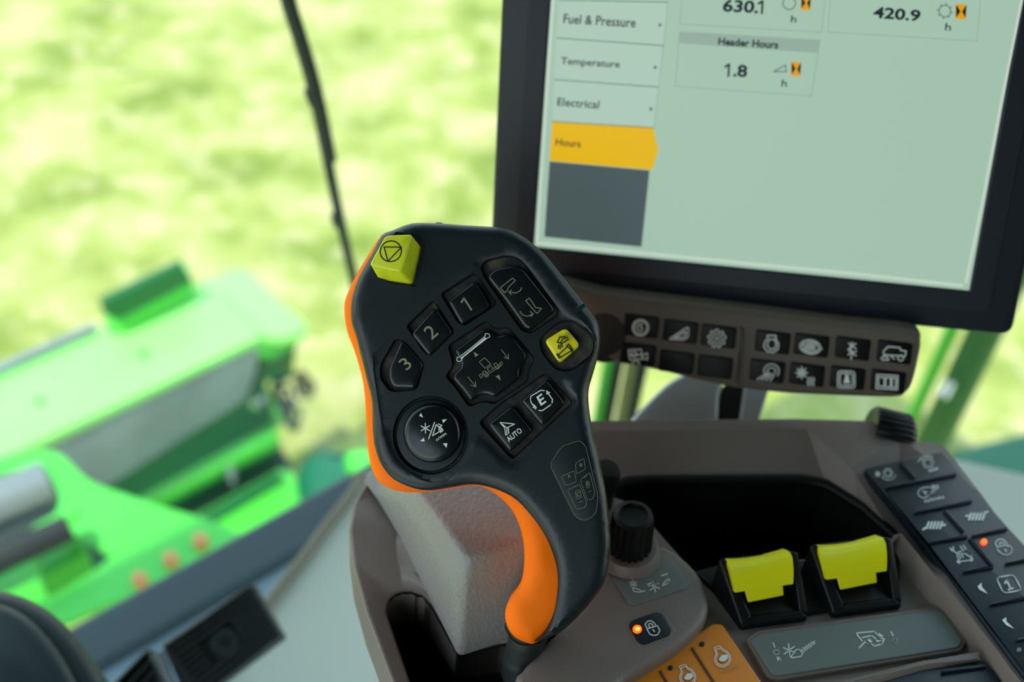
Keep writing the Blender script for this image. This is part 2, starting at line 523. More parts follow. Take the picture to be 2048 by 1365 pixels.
CAB = Frame((0, 0, 0), VD, VF)       # u = right, v = forward, n = up; origin under the driver's head
FZ = 1.80                            # cab floor height
fl = flat(FZ)
_p = CAB.mat.inverted() @ fl.w((450, 1112))
SILL_V = _p.y                        # forward distance of the windscreen's foot
SU = (CAB.mat.inverted() @ fl.w((790, 965))).x
o = box('floor', ((SU - 1.0) / 2, (SILL_V - .06 - 1.0) / 2, FZ - .03), SU + 1.0, SILL_V - .06 + 1.0, .06, CAB, m_mat); struct(o)
# dark sill under the windscreen
o = box('trim_1', ((SU - 1.0) / 2, SILL_V - .025, FZ - .01), SU + 1.0, .07, .05, CAB, m_sill, None, .008); struct(o)
# windscreen and right side glass
o = box('window_1', (0.1, SILL_V + .03, FZ + .95), 2.16, .006, 1.8, CAB, m_glass); struct(o)
o = box('window_2', (1.18, -.05, FZ + .95), .006, 1.7, 1.8, CAB, m_glass); struct(o)
o = box('ceiling', (0.1, -.02, FZ + 1.92), 2.6, 2.1, .12, CAB, m_tray, None, .02); struct(o)
o = box('wall_back', (0.1, -1.03, FZ + .9), 2.2, .06, 1.9, CAB, m_stc); struct(o)

# pale floor moulding round the seat console (both sides of it)
pf = flat(2.0)
ped_out = [(722, 945, 0), (700, 985, 0), (650, 1050, 0), (592, 1128, 0), (545, 1188, 0), (500, 1250, 0), (440, 1330, 0), (330, 1480, 0), (900, 1620, 0), (2350, 1500, 0), (2350, 1010, 0), (2048, 948, 0), (1910, 918, 0), (1700, 890, 0), (1300, 890, 0), (900, 905, 0)]
ped = thing('console_pedestal', 'pale grey moulded floor pedestal spreading around and below the brown armrest console', 'pedestal', pf.w((1000, 1200)))
tin('pedestal_cover', pf, ped_out, [], [], m_white, ped, skirt=-.2, bev=.004)
ed = [pf.w((q[0] + 3, q[1] + 4), .004) for q in ped_out[0:8]]
tube('edge_trim', smooth_open(ed, 5), .006, m_edge, ped, 10)

# ================================================================== JOYSTICK
gn = (-_f - CR * .06 + CU * .10)
G = Frame(depth_pt(950, 750, .60), CR, N=gn)
joy = thing('joystick', 'black multifunction joystick grip with orange back shell and many symbol buttons', 'joystick', G.w((1062, 1290), -.03))
blk = A((365, 180), (300, 300), (200, 480), (152, 640), (150, 780), (185, 900), (220, 1040), (260, 1200)) + \
    B((196, 60), (200, 200), (210, 270), (240, 350), (300, 420), (400, 463), (480, 470), (560, 457), (650, 443), (720, 449), (800, 475), (870, 515), (940, 590), (1000, 680), (1040, 780), (1055, 870), (1050, 960), (1030, 1060), (990, 1140), (952, 1178)) + \
    B((1050, 1145), (1130, 1085), (1220, 990), (1280, 900), (1302, 800), (1310, 680), (1292, 500), (1262, 350), (1240, 250), (1218, 150), (1206, 50)) + \
    A((1815, 1235), (1845, 1130), (1880, 1000), (1894, 890), (1870, 780), (1800, 690), (1700, 560), (1600, 430), (1500, 308), (1400, 222), (1300, 160), (1200, 125), (1100, 117), (950, 108), (780, 95), (620, 91), (540, 105), (440, 145))
ER = .0068
blk_uv = [tuple(G.uv(q, -ER)[:2]) for q in smooth_closed(blk, 3)]
# well outlines
W_one = rnd(A((768, 588), (1000, 440), (1035, 455), (1175, 660), (940, 815), (890, 790)), 8, 3)
W_two = rnd(A((528, 815), (715, 632), (745, 650), (875, 855), (700, 1028), (655, 1000)), 8, 3)
W_three = rnd(A((345, 1180), (350, 1080), (450, 905), (500, 898), (560, 960), (660, 1078), (610, 1265), (420, 1278)), 9, 3)
W_rock = rnd(A((1045, 400), (1085, 350), (1240, 312), (1340, 345), (1600, 690), (1595, 740), (1410, 870), (1340, 850), (1080, 480)), 12, 3)
W_yel = rnd(A((1462, 895), (1600, 775), (1700, 770), (1860, 900), (1850, 1010), (1690, 1135), (1580, 1130), (1470, 990)), 18, 3)
W_pad = rnd(A((820, 950), (1090, 770), (1160, 830), (1250, 815), (1440, 1040), (1395, 1120), (1390, 1200), (1150, 1365), (1070, 1345), (970, 1385), (870, 1240), (800, 1165), (860, 1090)), 9, 3)
W_e = [(1026, 800), (1092, 744), (1146, 806), (1082, 868)]
W_auto = [(956, 846), (1022, 792), (1084, 862), (1018, 922)]
W_ea = rnd([(956, 846), (1000, 806), (1026, 790), (1092, 744), (1148, 806), (1084, 866), (1024, 922)], 9, 3)
W_dial = ell(861, 871, 76, 79, 40)
W_inset = smooth_closed(A((300, 1060), (340, 980), (560, 760), (780, 560), (1000, 405), (1040, 360), (1180, 318), (1250, 308), (1340, 335), (1480, 500), (1640, 720), (1760, 780), (1865, 900), (1850, 1020), (1720, 1140), (1640, 1200)) + [(1158, 810), (1082, 885), (1022, 935), (960, 880), (940, 905), (905, 955), (860, 966), (800, 930), (768, 870), (752, 780)], 3)
U = lambda p, h=0.0: [tuple(G.uv(q, h)[:2]) for q in p]
hfield('front_shell', G, blk_uv, [(U(W_inset), -.0005, .0008)] + [(U(w), -.0042, .0007) for w in (W_one, W_two, W_three, W_rock, W_yel, W_pad, W_ea, W_dial)] +
       [(U(rnd([(752, 545), (790, 462), (838, 470), (852, 488), (834, 574), (775, 566)], 5, 3)), -.002, .0006)],
       ER, .004, -.026, m_black, joy)
# dusty well floors (keypad mat) under the keys
for nm, w in (('keypad_floor', W_one), ('keypad_floor', W_two), ('keypad_floor', W_three), ('keypad_floor', W_rock), ('keypad_floor', W_pad), ('keypad_floor', W_ea), ('keypad_floor', W_dial), ('keypad_floor', W_yel)):
    slab(nm, inset([Vector(q) for q in (w if area(w) > 0 else w[::-1])], 3.2), G, -.0048, -.0040, m_well, joy, bev=0)
# orange shell
org = A((372, 176), (355, 188), (280, 300), (180, 470), (112, 620), (101, 720), (120, 850), (165, 970), (200, 1080), (230, 1200)) + \
    B((165, 60), (170, 200), (180, 300), (195, 370), (230, 430), (300, 468), (380, 479), (470, 477), (560, 463), (640, 450), (690, 449), (740, 465), (795, 503), (850, 562), (888, 640), (908, 740), (904, 850), (880, 920), (838, 975), (820, 1040), (833, 1105), (870, 1152), (930, 1178)) + \
    B((960, 1176), (1040, 1130), (1130, 1060), (1200, 980), (1250, 880), (1280, 760), (1280, 640), (1255, 480), (1230, 330), (1205, 200), (1190, 60)) + \
    A((1790, 1180), (1830, 1050), (1860, 900), (1830, 790), (1650, 540), (1450, 300), (1300, 200), (1100, 150), (900, 135), (700, 120), (560, 125), (450, 150))
OF = Frame(G.o - G.N * .0085, G.U, G.V)
og = [tuple(OF.uv(q, -.011)[:2]) for q in smooth_closed(org, 3)]
def oslope(P):
    # the orange shell swells forward along the lower stem
    q = np.array(tuple(OF.uv((1070, 1130))[:2])); q2 = np.array(tuple(OF.uv((1045, 1240))[:2]))
    a = np.exp(-((P - q) ** 2).sum(1) / .030 ** 2) + np.exp(-((P - q2) ** 2).sum(1) / .026 ** 2)
    return np.clip(a, 0, 1.2) * .0045
hfield('back_shell', OF, og, [], .011, .005, -.030, m_orange, joy, slope=oslope)['label'] = 'orange rear shell of the grip'
# keys
def key(name, outl, h1, m=m_key, r=9, bev=.0017, dome=.0003, h0=-.0041, **k):
    return slab(name, outl, G, h0, h1, m, joy, bev=bev, r=r, dome=dome, seg=5, **k)
k1 = key('number_button', A((822, 640), (1000, 505), (1035, 522), (1118, 665), (1100, 700), (925, 803), (905, 785)), .0014)
k2 = key('number_button', A((566, 870), (722, 690), (752, 700), (862, 862), (700, 1020), (675, 1008)), .0014)
k3 = key('number_button', A((410, 1110), (492, 925), (520, 925), (655, 1080), (600, 1250), (440, 1245), (410, 1190)), .0014)
rk = key('rocker_button', A((1096, 470), (1150, 415), (1275, 390), (1355, 418), (1566, 685), (1560, 718), (1400, 838), (1362, 826), (1230, 640)), .0022, r=8)
yb = key('yellow_button', A((1500, 915), (1650, 823), (1752, 945), (1606, 1076)), .0012, m_yel2, 10, .0015, .0004); yb['label'] = 'small yellow square button'
pd = key('four_way_button', A((868, 985), (1070, 832), (1112, 850), (1165, 885), (1235, 868), (1280, 890), (1375, 1010), (1368, 1050), (1325, 1110), (1322, 1180), (1150, 1312), (1090, 1288), (1035, 1300), (985, 1342), (925, 1262), (858, 1185), (870, 1145), (912, 1110), (915, 1065)), .0016, r=7, dome=.0002)
eb = key('square_button', [(1041, 803), (1092, 758), (1131, 806), (1084, 853)], .0014)
ab = key('square_button', [(975, 849), (1023, 811), (1066, 862), (1020, 905)], .0014)
dl = key('thumb_dial', ell(863, 867, 59, 60, 36), .0030, r=0, bev=.004, dome=.0012)
key('dial_ring', ell(861, 871, 70, 73, 40), -.0026, m_black, 0, .0010, 0)
# emergency stop cube, leaning to the shoulder of the grip
top = [(771, 471), (825, 469), (848, 492), (803, 545), (739, 531)]
cb = slab('cube_button', A((388, 178), (577, 171), (501, 438), (274, 388)), G, -.004, .0125, m_yel, joy, bev=.0011, r=8,
          base=A((455, 285), (652, 262), (592, 536), (338, 500)), smooth=35); cb['label'] = 'large yellow green cube button with stop symbol'
strokes('symbol', [closed(ell(*A1(425, 290), 21.5, 20.5, 36, rot=-30)), closed(A((378, 260), (500, 262), (405, 360)))], G, .01262, 2.4, m_ink, cb)
# digits
strokes('numeral', [A((920, 648), (938, 618)), A((936, 617), (990, 700))], G, .0021, 3.6, m_printd, k1)
text('numeral', '2', A1(712, 914), A1(762, 870), A1(648, 840), G, .0021, m_printd, k2, .004)
text('numeral', '3', A1(538, 1128), A1(582, 1092), A1(474, 1064), G, .0021, m_printd, k3, .004)
HR = .00290
strokes('symbol', [closed(A((1193, 545), (1278, 478), (1298, 494), (1247, 543), (1243, 566), (1220, 580))), A((1342, 545), (1330, 568), (1300, 582), (1255, 576)), A((1272, 562), (1252, 576), (1268, 594)),
                   closed(A((1370, 637), (1396, 618), (1440, 685), (1482, 690), (1450, 726), (1435, 712))), A((1330, 712), (1348, 735), (1380, 745), (1424, 728)), A((1402, 712), (1424, 728), (1406, 748))],
        G, HR, 1.7, m_printd, rk)
strokes('symbol', [A((1650, 888), (1608, 892), (1590, 928), (1622, 936), (1668, 908)), A((1665, 895), (1630, 903), (1612, 930)), A((1600, 945), (1598, 970)), A((1612, 945), (1610, 975)), A((1622, 940), (1626, 962)),
                   closed(A((1598, 1015), (1662, 958), (1692, 985), (1612, 1035))), A((1655, 958), (1670, 940), (1700, 985), (1690, 1000)), A((1598, 1015), (1585, 1010), (1605, 1042))],
        G, .0018, 2.3, m_ink, yb)
HP = .00190
strokes('symbol', [A((1200, 980), (1250, 1045)), A((1218, 1032), (1250, 1045), (1248, 1008)), A((965, 1170), (1022, 1240)), A((985, 1228), (1022, 1240), (1018, 1200)),
                   closed(A((1045, 1065), (1082, 1036), (1125, 1080), (1085, 1110))), closed(A((1045, 1158), (1062, 1148), (1072, 1165), (1056, 1178))), closed(A((1068, 1138), (1085, 1126), (1110, 1160), (1092, 1172))),
                   closed(A((1100, 1112), (1128, 1092), (1142, 1112), (1112, 1132))), closed(A((1145, 1082), (1162, 1072), (1188, 1104), (1170, 1116))), closed(A((1186, 1075), (1200, 1064), (1208, 1080), (1194, 1090))),
                   A((1075, 1155), (1190, 1082)), A((1085, 1165), (1198, 1092))],
        G, HP, 1.3, m_printd, pd, fills=[A((1005, 993), (1040, 1015), (1016, 1032)), A((1158, 1166), (1186, 1156), (1194, 1196))])
strokes('symbol', [closed(smooth_closed(A((888, 1055), (892, 1030), (910, 1028), (1080, 890), (1085, 868), (1112, 870), (1118, 892), (1098, 900), (935, 1030), (925, 1050), (905, 1062)), 2))], G, HP + .0001, 1.3, m_print, pd, fills=[A((912, 1040), (1088, 892), (1094, 898), (922, 1044))])
text('letter', 'E', B1(984, 76), B1(1010, 58), B1(962, 34), G, .0021, m_print, eb, .02)
strokes('symbol', [B((935, 45), (938, 30), (985, 2), (1000, 5)), B((1012, 10), (1038, 45), (1036, 62)), B((1030, 70), (990, 98), (975, 97)), B((960, 90), (940, 62), (936, 50))], G, .0021, 2.0, m_print, eb,
        fills=[B((1008, 2), (1028, 14), (1010, 24)), B((950, 66), (966, 84), (946, 86))])
text('lettering', 'AUTO', B1(836, 246), B1(899, 196), B1(820, 226), G, .0021, m_print, ab, .012)
strokes('symbol', [B((793, 153), (825, 178), (862, 160), (793, 153)), B((825, 178), (826, 212)), B((832, 178), (834, 205)), B((793, 153), (815, 178), (820, 212))], G, .0021, 1.7, m_print, ab)
dfr = .0043
ax, ay = B1(445, 180)
strokes('symbol', asterisk(ax, ay, 10, 3, .5) + [B((488, 152), (460, 230)), closed(B((478, 215), (496, 162), (520, 190))), [*B((505, 170), (520, 178), (528, 190), (515, 200))], closed(ell(*B1(512, 185), 2.2, 2.2, 10)), B((505, 160), (522, 166), (512, 176))],
        G, dfr, 1.9, m_print, dl, fills=[B((425, 108), (434, 130), (416, 122)), B((523, 140), (545, 138), (528, 156)), B((420, 240), (438, 224), (442, 242)), B((527, 250), (548, 250), (543, 272))])
text('lettering', 'n/min', B1(499, 241), B1(545, 208), B1(491, 229), G, dfr, m_print, dl, .006)
# key matrix badge on the stem
bo = rnd(B((1025, 350), (1080, 265), (1165, 236), (1192, 262), (1252, 500), (1240, 580), (1190, 614), (1145, 596)), 10, 4)
bd = slab('badge', bo, G, -.0022, .00025, m_black, joy, bev=.0002)
strokes('symbol', [closed(rnd(bo, 1, 1)), closed(rnd(B((1080, 405), (1140, 378), (1150, 430), (1098, 448)), 4, 3)), closed(rnd(B((1145, 345), (1185, 320), (1192, 370), (1150, 395)), 4, 3)),
                   closed(rnd(B((1108, 470), (1165, 440), (1198, 530), (1190, 550), (1150, 558)), 4, 3)), closed(rnd(B((1168, 420), (1212, 385), (1236, 480), (1226, 510), (1200, 515)), 4, 3)),
                   closed(rnd(B((1143, 475), (1165, 467), (1174, 502), (1152, 512)), 3, 2)), closed(rnd(B((1193, 430), (1207, 425), (1212, 455), (1200, 460)), 3, 2)),
                   B((1132, 455), (1150, 452)), B((1160, 528), (1178, 520)), B((1186, 412), (1198, 400)), B((1205, 480), (1218, 470))], G, .0004, .8, m_printd, bd)
for s, a, b_, c in (('A', (1112, 413), (1124, 408), (1107, 398)), ('B', (1168, 360), (1178, 355), (1164, 347)), ('C', (1153, 502), (1168, 496), (1149, 482)), ('D', (1200, 450), (1208, 446), (1197, 434))):
    text('letter', s, B1(*a), B1(*b_), B1(*c), G, .00045, m_printd, bd, .01)
# LED window on the right rim and small screw boss on the top
slab('indicator_window', A((1690, 705), (1778, 645), (1792, 672), (1708, 738)), G, -.012, -.0001, mat('smoked lens', C(30, 44, 50), .2, spec=.5), joy, bev=.0006, r=2)
slab('top_boss', [(866, 452), (872, 444), (884, 445), (888, 454)], G, -.02, -.006, m_blk, joy, bev=.001)
# rubber boot under the grip
bt = [depth_pt(1062, 1262, .612), depth_pt(1046, 1300, .618), depth_pt(1040, 1345, .625), depth_pt(1052, 1420, .632), depth_pt(1075, 1500, .64)]
tube('boot', smooth_open(bt, 5), [.0100] * 4 + [.0095] * 4 + [.0105, .0095] * 6 + [.010], m_hose, joy, 20)
cap = [tuple(q) for q in smooth_closed(B((822, 1090), (815, 1120), (850, 1175), (900, 1200), (960, 1195), (1040, 1140), (1120, 1060), (1000, 1050), (900, 1080)), 3)]
slab('bottom_collar', cap, G, -.040, -.0185, m_blk, joy, bev=.003)

# ================================================================== CONSOLE
K = flat(2.45)
con = thing('armrest_console', 'grey brown armrest console with tray, keypads and switches to the right of the joystick', 'console', K.w((1400, 1250), -.1))
H = .016
_rg = [K.uv(q) for q in [(2022, 1341, H), (1996, 1304, H), (1937, 1230, H), (1874, 1156, H), (1803, 1067, H)]]
_rd = (_rg[-1] - _rg[0]).normalized(); _rn = Vector((-_rd.y, _rd.x, 0))
toe = [Vector((p.x, p.y, 0)) + _rn * .0035 for p in _rg]
toe = [toe[0] - _rd * .05] + toe[:-1] + [toe[-1] - _rd * .004]
rim = [(1115, 846, H), (1190, 842, H), (1590, 838, H), (1742, 842, H), (1800, 880, H), (1886, 889, H), (1960, 985, H), (2048, 1105, H), (2330, 1480, H)]
low_edge = [(2230, 1560, H), _rg[0] - _rd * .052]
ridge = [_rg[0] - _rd * .0515, (2022, 1341, H), (1996, 1304, H), (1937, 1230, H), (1874, 1156, H), (1803, 1067, H), (1700, 934, H), (1614, 858, H), (1190, 862, H), (1110, 866, H)]
tray = [(1200, 985, 0), (1255, 966, 0), (1300, 963, 0), (1600, 962, 0), (1652, 972, 0), (1725, 1018, 0), (1790, 1078, 0), (1760, 1110, 0), (1600, 1120, 0), (1440, 1150, 0), (1385, 1142, 0), (1330, 1080, 0), (1270, 1010, 0)]
outer = rim + low_edge + [toe[0] - _rd * .001, (1700, 1560, 0), (1180, 1600, 0), (1000, 1520, 0), (1060, 1420, 0), (1030, 1300, 0), (1050, 1100, 0)]
tin('deck', K, outer, [ridge, toe], [tray], m_brown, con, skirt=-.09, bev=.0022)
# tray liner
tv = [K.uv(q) for q in tray]; n = len(tv)
ti = inset([tuple(q[:2]) for q in (tv if area(tv) > 0 else tv[::-1])], .010)
tl = tv if area(tv) > 0 else tv[::-1]
V = [tuple(q) for q in tl] + [(q[0], q[1], -.07) for q in ti] + [(p.x, p.y, p.z + .0025) for p in tl] + [(q[0], q[1], .004) for q in inset([tuple(q[:2]) for q in tl], -.004)] + [(q[0], q[1], .0045) for q in inset([tuple(q[:2]) for q in tl], .002)]
F = [tuple(range(n, 2 * n))]
for i in range(n):
    j = (i + 1) % n
    F += [(i, j, n + j, n + i)]
tr = build('tray_liner', V[:2 * n], F, m_tray, con, K); tr['label'] = 'black storage tray recess'
tube('tray_lip', [tuple(Vector((p.x, p.y, p.z + .001))) for p in [K.uv(q) for q in tray[0:7]]], .0035, m_blk, con, 8, K)
slab('tray_bridge', [(1385, 1142), (1440, 1128), (1470, 1140), (1800, 1090), (1800, 1200), (1600, 1230), (1440, 1190)], K, -.02, .003, m_blk, con, bev=.002)
# raised platform beside the grip (label, lock key)
P1 = .016
plat_out = [(1030, 1362), (1045, 1338), (1084, 1290), (1150, 1230), (1200, 1150), (1212, 1098), (1230, 1080), (1330, 1090), (1395, 1140), (1418, 1195), (1410, 1240), (1360, 1290), (1290, 1335), (1240, 1372), (1230, 1460), (1200, 1540), (1010, 1500)]
slab('control_platform', smooth_closed(plat_out, 3), K, -.03, P1, m_brown, con, bev=.005, grow=.001)
lbp = slab('label_plate', LB((205, 345), (235, 300), (480, 210), (620, 120), (700, 150), (890, 380), (870, 430), (390, 580), (340, 570)), K, P1 - .001, P1 + .0008, m_slate, con, bev=.0005, r=5)
strokes('symbol', [closed(ell(*L1(385, 395), 6, 6, 12)), *asterisk(*L1(385, 395), 8, 3, .4), LB((375, 420), (390, 460), (440, 468), (490, 455)), LB((385, 430), (430, 440), (460, 462)), *asterisk(*L1(572, 420), 11, 3, .3), LB((510, 400), (560, 380), (590, 410)), LB((520, 415), (600, 395)), LB((635, 322), (690, 305)), LB((645, 410), (690, 390), (705, 345)), LB((650, 395), (690, 350), (715, 360), (690, 380))],
        K, P1 + .0011, 2.0, m_print, lbp)
lk = slab('lock_button', LB((340, 760), (360, 720), (590, 640), (650, 660), (735, 810), (715, 850), (480, 938), (430, 925)), K, P1 - .004, P1 + .0012, m_navy, con, bev=.0008, r=6)
slab('button_frame', LB((325, 760), (350, 705), (600, 622), (665, 640), (772, 805), (745, 860), (480, 955), (420, 945)), K, P1 - .004, P1 + .0006, m_brown, con, bev=.0005, r=8)
strokes('symbol', [LB((508, 790), (490, 755), (510, 728), (545, 722), (575, 745), (590, 770)), LB((530, 780), (520, 755), (545, 745), (562, 770)), closed(LB((505, 795), (600, 768), (622, 810), (605, 845), (570, 855), (535, 845))), LB((560, 800), (575, 820))], K, P1 + .0016, 2.2, m_print, lk)
led = slab('led', ell(*L1(422, 792), 9.0, 8.0, 16), K, P1 + .001, P1 + .0022, m_led, lk, bev=.0006); led['label'] = 'lit red indicator'
slab('led_core', ell(*L1(424, 794), 5, 4.5, 12), K, P1 + .0015, P1 + .0024, m_leds, lk, bev=.0004)
# rotary knob
kc = K.uv((1256, 1108), P1)
KN = Frame(K.mat @ Vector((kc.x, kc.y, P1)), (1, 0, 0), N=(-.06, -.02, 1))
lathe('knob_base', [(.0195, -.002), (.0185, .004), (.016, .008)], KN, m_brown, con)
kb = lathe('rotary_knob', [(.0130, .005), (.0132, .010), (.0124, .032), (.0112, .0355), (.0085, .0362), (.0078, .0345), (.0001, .034)], KN, m_blk, con, n=120, ribs=20, ribd=.0016, ribr=(0, 1, 2)); kb['label'] = 'black ribbed rotary knob'
# orange key pad
op = slab('orange_keypad', LB((370, 1250), (620, 1080), (1090, 745), (1180, 750), (1520, 1250)) + [(1590, 1460), (1380, 1520), (1200, 1420)], K, -.01, .006, m_opad, con, bev=.0012, r=5); op['label'] = 'orange engine speed key pad'
for ln in (LB((905, 960), (1140, 1330)), LB((620, 1165), (760, 1400))):
    ln2 = [Vector(q) for q in ln]; d = (ln2[1] - ln2[0]).normalized(); nn = Vector((-d.y, d.x)) * 2.6
    slab('divider', [ln2[0] + nn, ln2[0] - nn, ln2[1] - nn, ln2[1] + nn], K, .005, .0066, mat('dark amber rubber', C(92, 52, 10), .6), op, bev=.0004, r=2)
for c in ((998, 928), (717, 1140)): slab('led', ell(*L1(*c), 5.5, 5, 14), K, .005, .0066, m_navy, op, bev=.0003)
def engine_icon(c, s):
    cx, cy = c
    return [closed([(cx + x * s, cy + y * s) for x, y in ((-70, -60), (-82, -88), (-25, -105), (-5, -75), (30, -60), (60, -25), (70, 20), (50, 60), (10, 85), (-35, 82), (-70, 50), (-78, 5), (-62, -35))])]
for c in ((1185, 1050), (875, 1215)):
    q = L1(*c)
    strokes('symbol', engine_icon(q, .222) + engine_icon(q, .18), K, .0068, 1.6, m_print, op, fills=[[(q[0] - 9, q[1] + 4), (q[0] - 2, q[1] - 5), (q[0] + 8, q[1] - 6), (q[0] + 10, q[1] + 1), (q[0] + 4, q[1] + 7), (q[0] - 4, q[1] + 8)]])
text('lettering', 'n/min', L1(1172, 1190), L1(1322, 1135), L1(1164, 1166), K, .0068, m_printd, op, .01)
# label plate in front of the two yellow paddles
lp = slab('label_plate', [(1500, 1280), (1520, 1268), (1860, 1222), (1885, 1222), (1925, 1282), (1917, 1296), (1560, 1352), (1545, 1350)], K, .001, .0045, m_slate, con, bev=.0008, r=6)
slab('plate_frame', [(1492, 1278), (1512, 1262), (1862, 1214), (1890, 1216), (1934, 1282), (1924, 1302), (1560, 1360), (1536, 1356)], K, .0, .0034, m_brown, con, bev=.001, r=8)
HL = .0048
strokes('symbol', [LB((1630, 918), (1645, 960)), closed(ell(*L1(1660, 1003), 5.5, 5, 14)), *asterisk(*L1(1775, 985), 13, 3, .4), closed(LB((1785, 1055), (1830, 985), (1860, 975), (1895, 1010), (1880, 1040))), LB((1880, 990), (2000, 905)), LB((1900, 1000), (2005, 922)), LB((1895, 960), (1925, 985)), LB((1920, 945), (1945, 970)), LB((1945, 930), (1970, 955)), LB((1968, 912), (1990, 935))], K, HL, 2.0, m_print, lp)
text('letter', 'R', L1(1672, 1082), L1(1708, 1074), L1(1660, 1046), K, HL, m_print, lp, .01)
X = sc(1600, 800, 2.415)
strokes('symbol', [X((270, 1128), (360, 1120), (375, 1138), (410, 1150), (395, 1185)), X((270, 1128), (300, 1165)), X((285, 1200), (320, 1165), (360, 1190), (400, 1180)), closed(ell(*X((335, 1168))[0], 5.5, 5, 14)), X((300, 1150), (345, 1140), (370, 1158), (400, 1160)), X((380, 1130), (410, 1150))],
        K, HL, 2.4, m_print, lp, fills=[ell(*X((335, 1168))[0], 4.5, 4, 10), X((365, 1158), (405, 1150), (395, 1165), (370, 1172))])
strokes('symbol', [X((440, 1122), (450, 1142)), closed(ell(*X((461, 1163))[0], 4.2, 4, 12))], K, HL, 2.4, m_print, lp)
# two paddle switches
def paddle(fo, yel, yel2, slot):
    # fo: housing outline (front rim on deck), heights explicit
    V = [K.uv(q) for q in fo]
    o = build('paddle_switch', [tuple(v) for v in V], [(0, 1, 2, 3), (4, 5, 6, 7), (0, 1, 5, 4), (3, 2, 6, 7), (0, 3, 7, 4)], m_blk, con, K)
    return o
def paddle_switch(dx, dy, k, lab):
    q = lambda x, y, h: K.uv((1450 + (x - 1450) * k + dx, 1110 + (y - 1110) * k + dy), h)
    # side cheeks: profile in the plane front-back, height
    FL, FR_ = (1485, 1252), (1614, 1230)             # front foot of the housing
    # housing floor ring
    parts = []
    def prism(name, pts, m, par, bev=.0012):
        nn = len(pts) // 2
        V = [tuple(p) for p in pts]
        F = [tuple(range(nn)), tuple(range(nn, 2 * nn))[::-1]] + [(i, (i + 1) % nn, nn + (i + 1) % nn, nn + i) for i in range(nn)]
        o = build(name, V, F, m, par, K)
        if bev: bevel(o, bev, 3, 20)
        return o
    sw = prism('paddle_switch', [q(1478, 1246, .0), q(1610, 1232, .0), q(1578, 1150, .0), q(1440, 1160, .0), q(1486, 1236, .006), q(1606, 1222, .006), q(1578, 1140, .006), q(1444, 1152, .006)], m_blk, con, .001)
    sw['label'] = lab
    a, b = K.uv((0, 0), 0), 0
    # wedge walls of the housing standing on the deck
    def wall(name, pts, hb=-.001):
        P = [q(*p) for p in pts]
        return prism(name, P + [Vector((p.x, p.y, hb)) for p in P], m_blk, sw, .0012)
    wall('cheek', [(1437, 1120, .027), (1451, 1114, .0285), (1504, 1234, .007), (1484, 1252, .005)])
    wall('cheek', [(1583, 1100, .0285), (1597, 1106, .027), (1617, 1228, .005), (1600, 1224, .007)])
    wall('front_lip', [(1484, 1252, .005), (1502, 1232, .007), (1602, 1220, .007), (1617, 1234, .005)])
    wall('back_wall', [(1440, 1122, .020), (1450, 1116, .020), (1586, 1102, .020), (1592, 1108, .020)])
    # yellow rocker: curved upper blade, vertical face, lower tongue
    rows = [((1454, 1122), (1572, 1102), .026), ((1456, 1128), (1579, 1104), .0295), ((1459, 1138), (1585, 1116), .0300), ((1463, 1152), (1587, 1138), .0275), ((1467, 1172), (1587, 1157), .023), ((1470, 1186), (1586, 1169), .020)]
    V = []; F = []; N = 8
    for (l, r_, h) in rows:
        for i in range(N + 1):
            t = i / N; sag = 4 * t * (1 - t)
            V.append(tuple(q(l[0] + (r_[0] - l[0]) * t, l[1] + (r_[1] - l[1]) * t + (5 * sag if h > .022 else 0), h - .0015 * sag)))
    nb = len(V)
    for (l, r_, h) in rows:
        for i in range(N + 1):
            t = i / N; v = V[rows.index((l, r_, h)) * (N + 1) + i]
            V.append((v[0] + .000, v[1] + .006, v[2] - .006))
    R = len(rows)
    for k_ in (0, nb):
        for j in range(R - 1):
            for i in range(N): F.append((k_ + j * (N + 1) + i, k_ + j * (N + 1) + i + 1, k_ + (j + 1) * (N + 1) + i + 1, k_ + (j + 1) * (N + 1) + i))
    per = [i for i in range(N + 1)] + [j * (N + 1) + N for j in range(1, R)] + [(R - 1) * (N + 1) + i for i in range(N - 1, -1, -1)] + [j * (N + 1) for j in range(R - 2, 0, -1)]
    for i in range(len(per)): F.append((per[i], per[(i + 1) % len(per)], nb + per[(i + 1) % len(per)], nb + per[i]))
    o = build('rocker', V, F, m_py, sw, K, 45); o['label'] = 'yellow rocker blade'
    prism('tongue', [q(1488, 1176, .021), q(1565, 1166, .021), q(1567, 1192, .013), q(1496, 1206, .013), q(1488, 1178, .016), q(1565, 1166, .016), q(1567, 1188, .009), q(1496, 1202, .009)], m_py, sw, .0006)
    for ln in ([(1478, 1133), (1520, 1135), (1570, 1122)], [(1485, 1139), (1530, 1139), (1572, 1126)]): pass
m_py = mat('bright yellow paddle plastic', C(226, 222, 4), .38)
paddle_switch(0, 0, 1.0, 'left paddle switch with yellow rocker')
paddle_switch(183, -28, 1.03, 'right paddle switch with yellow rocker')

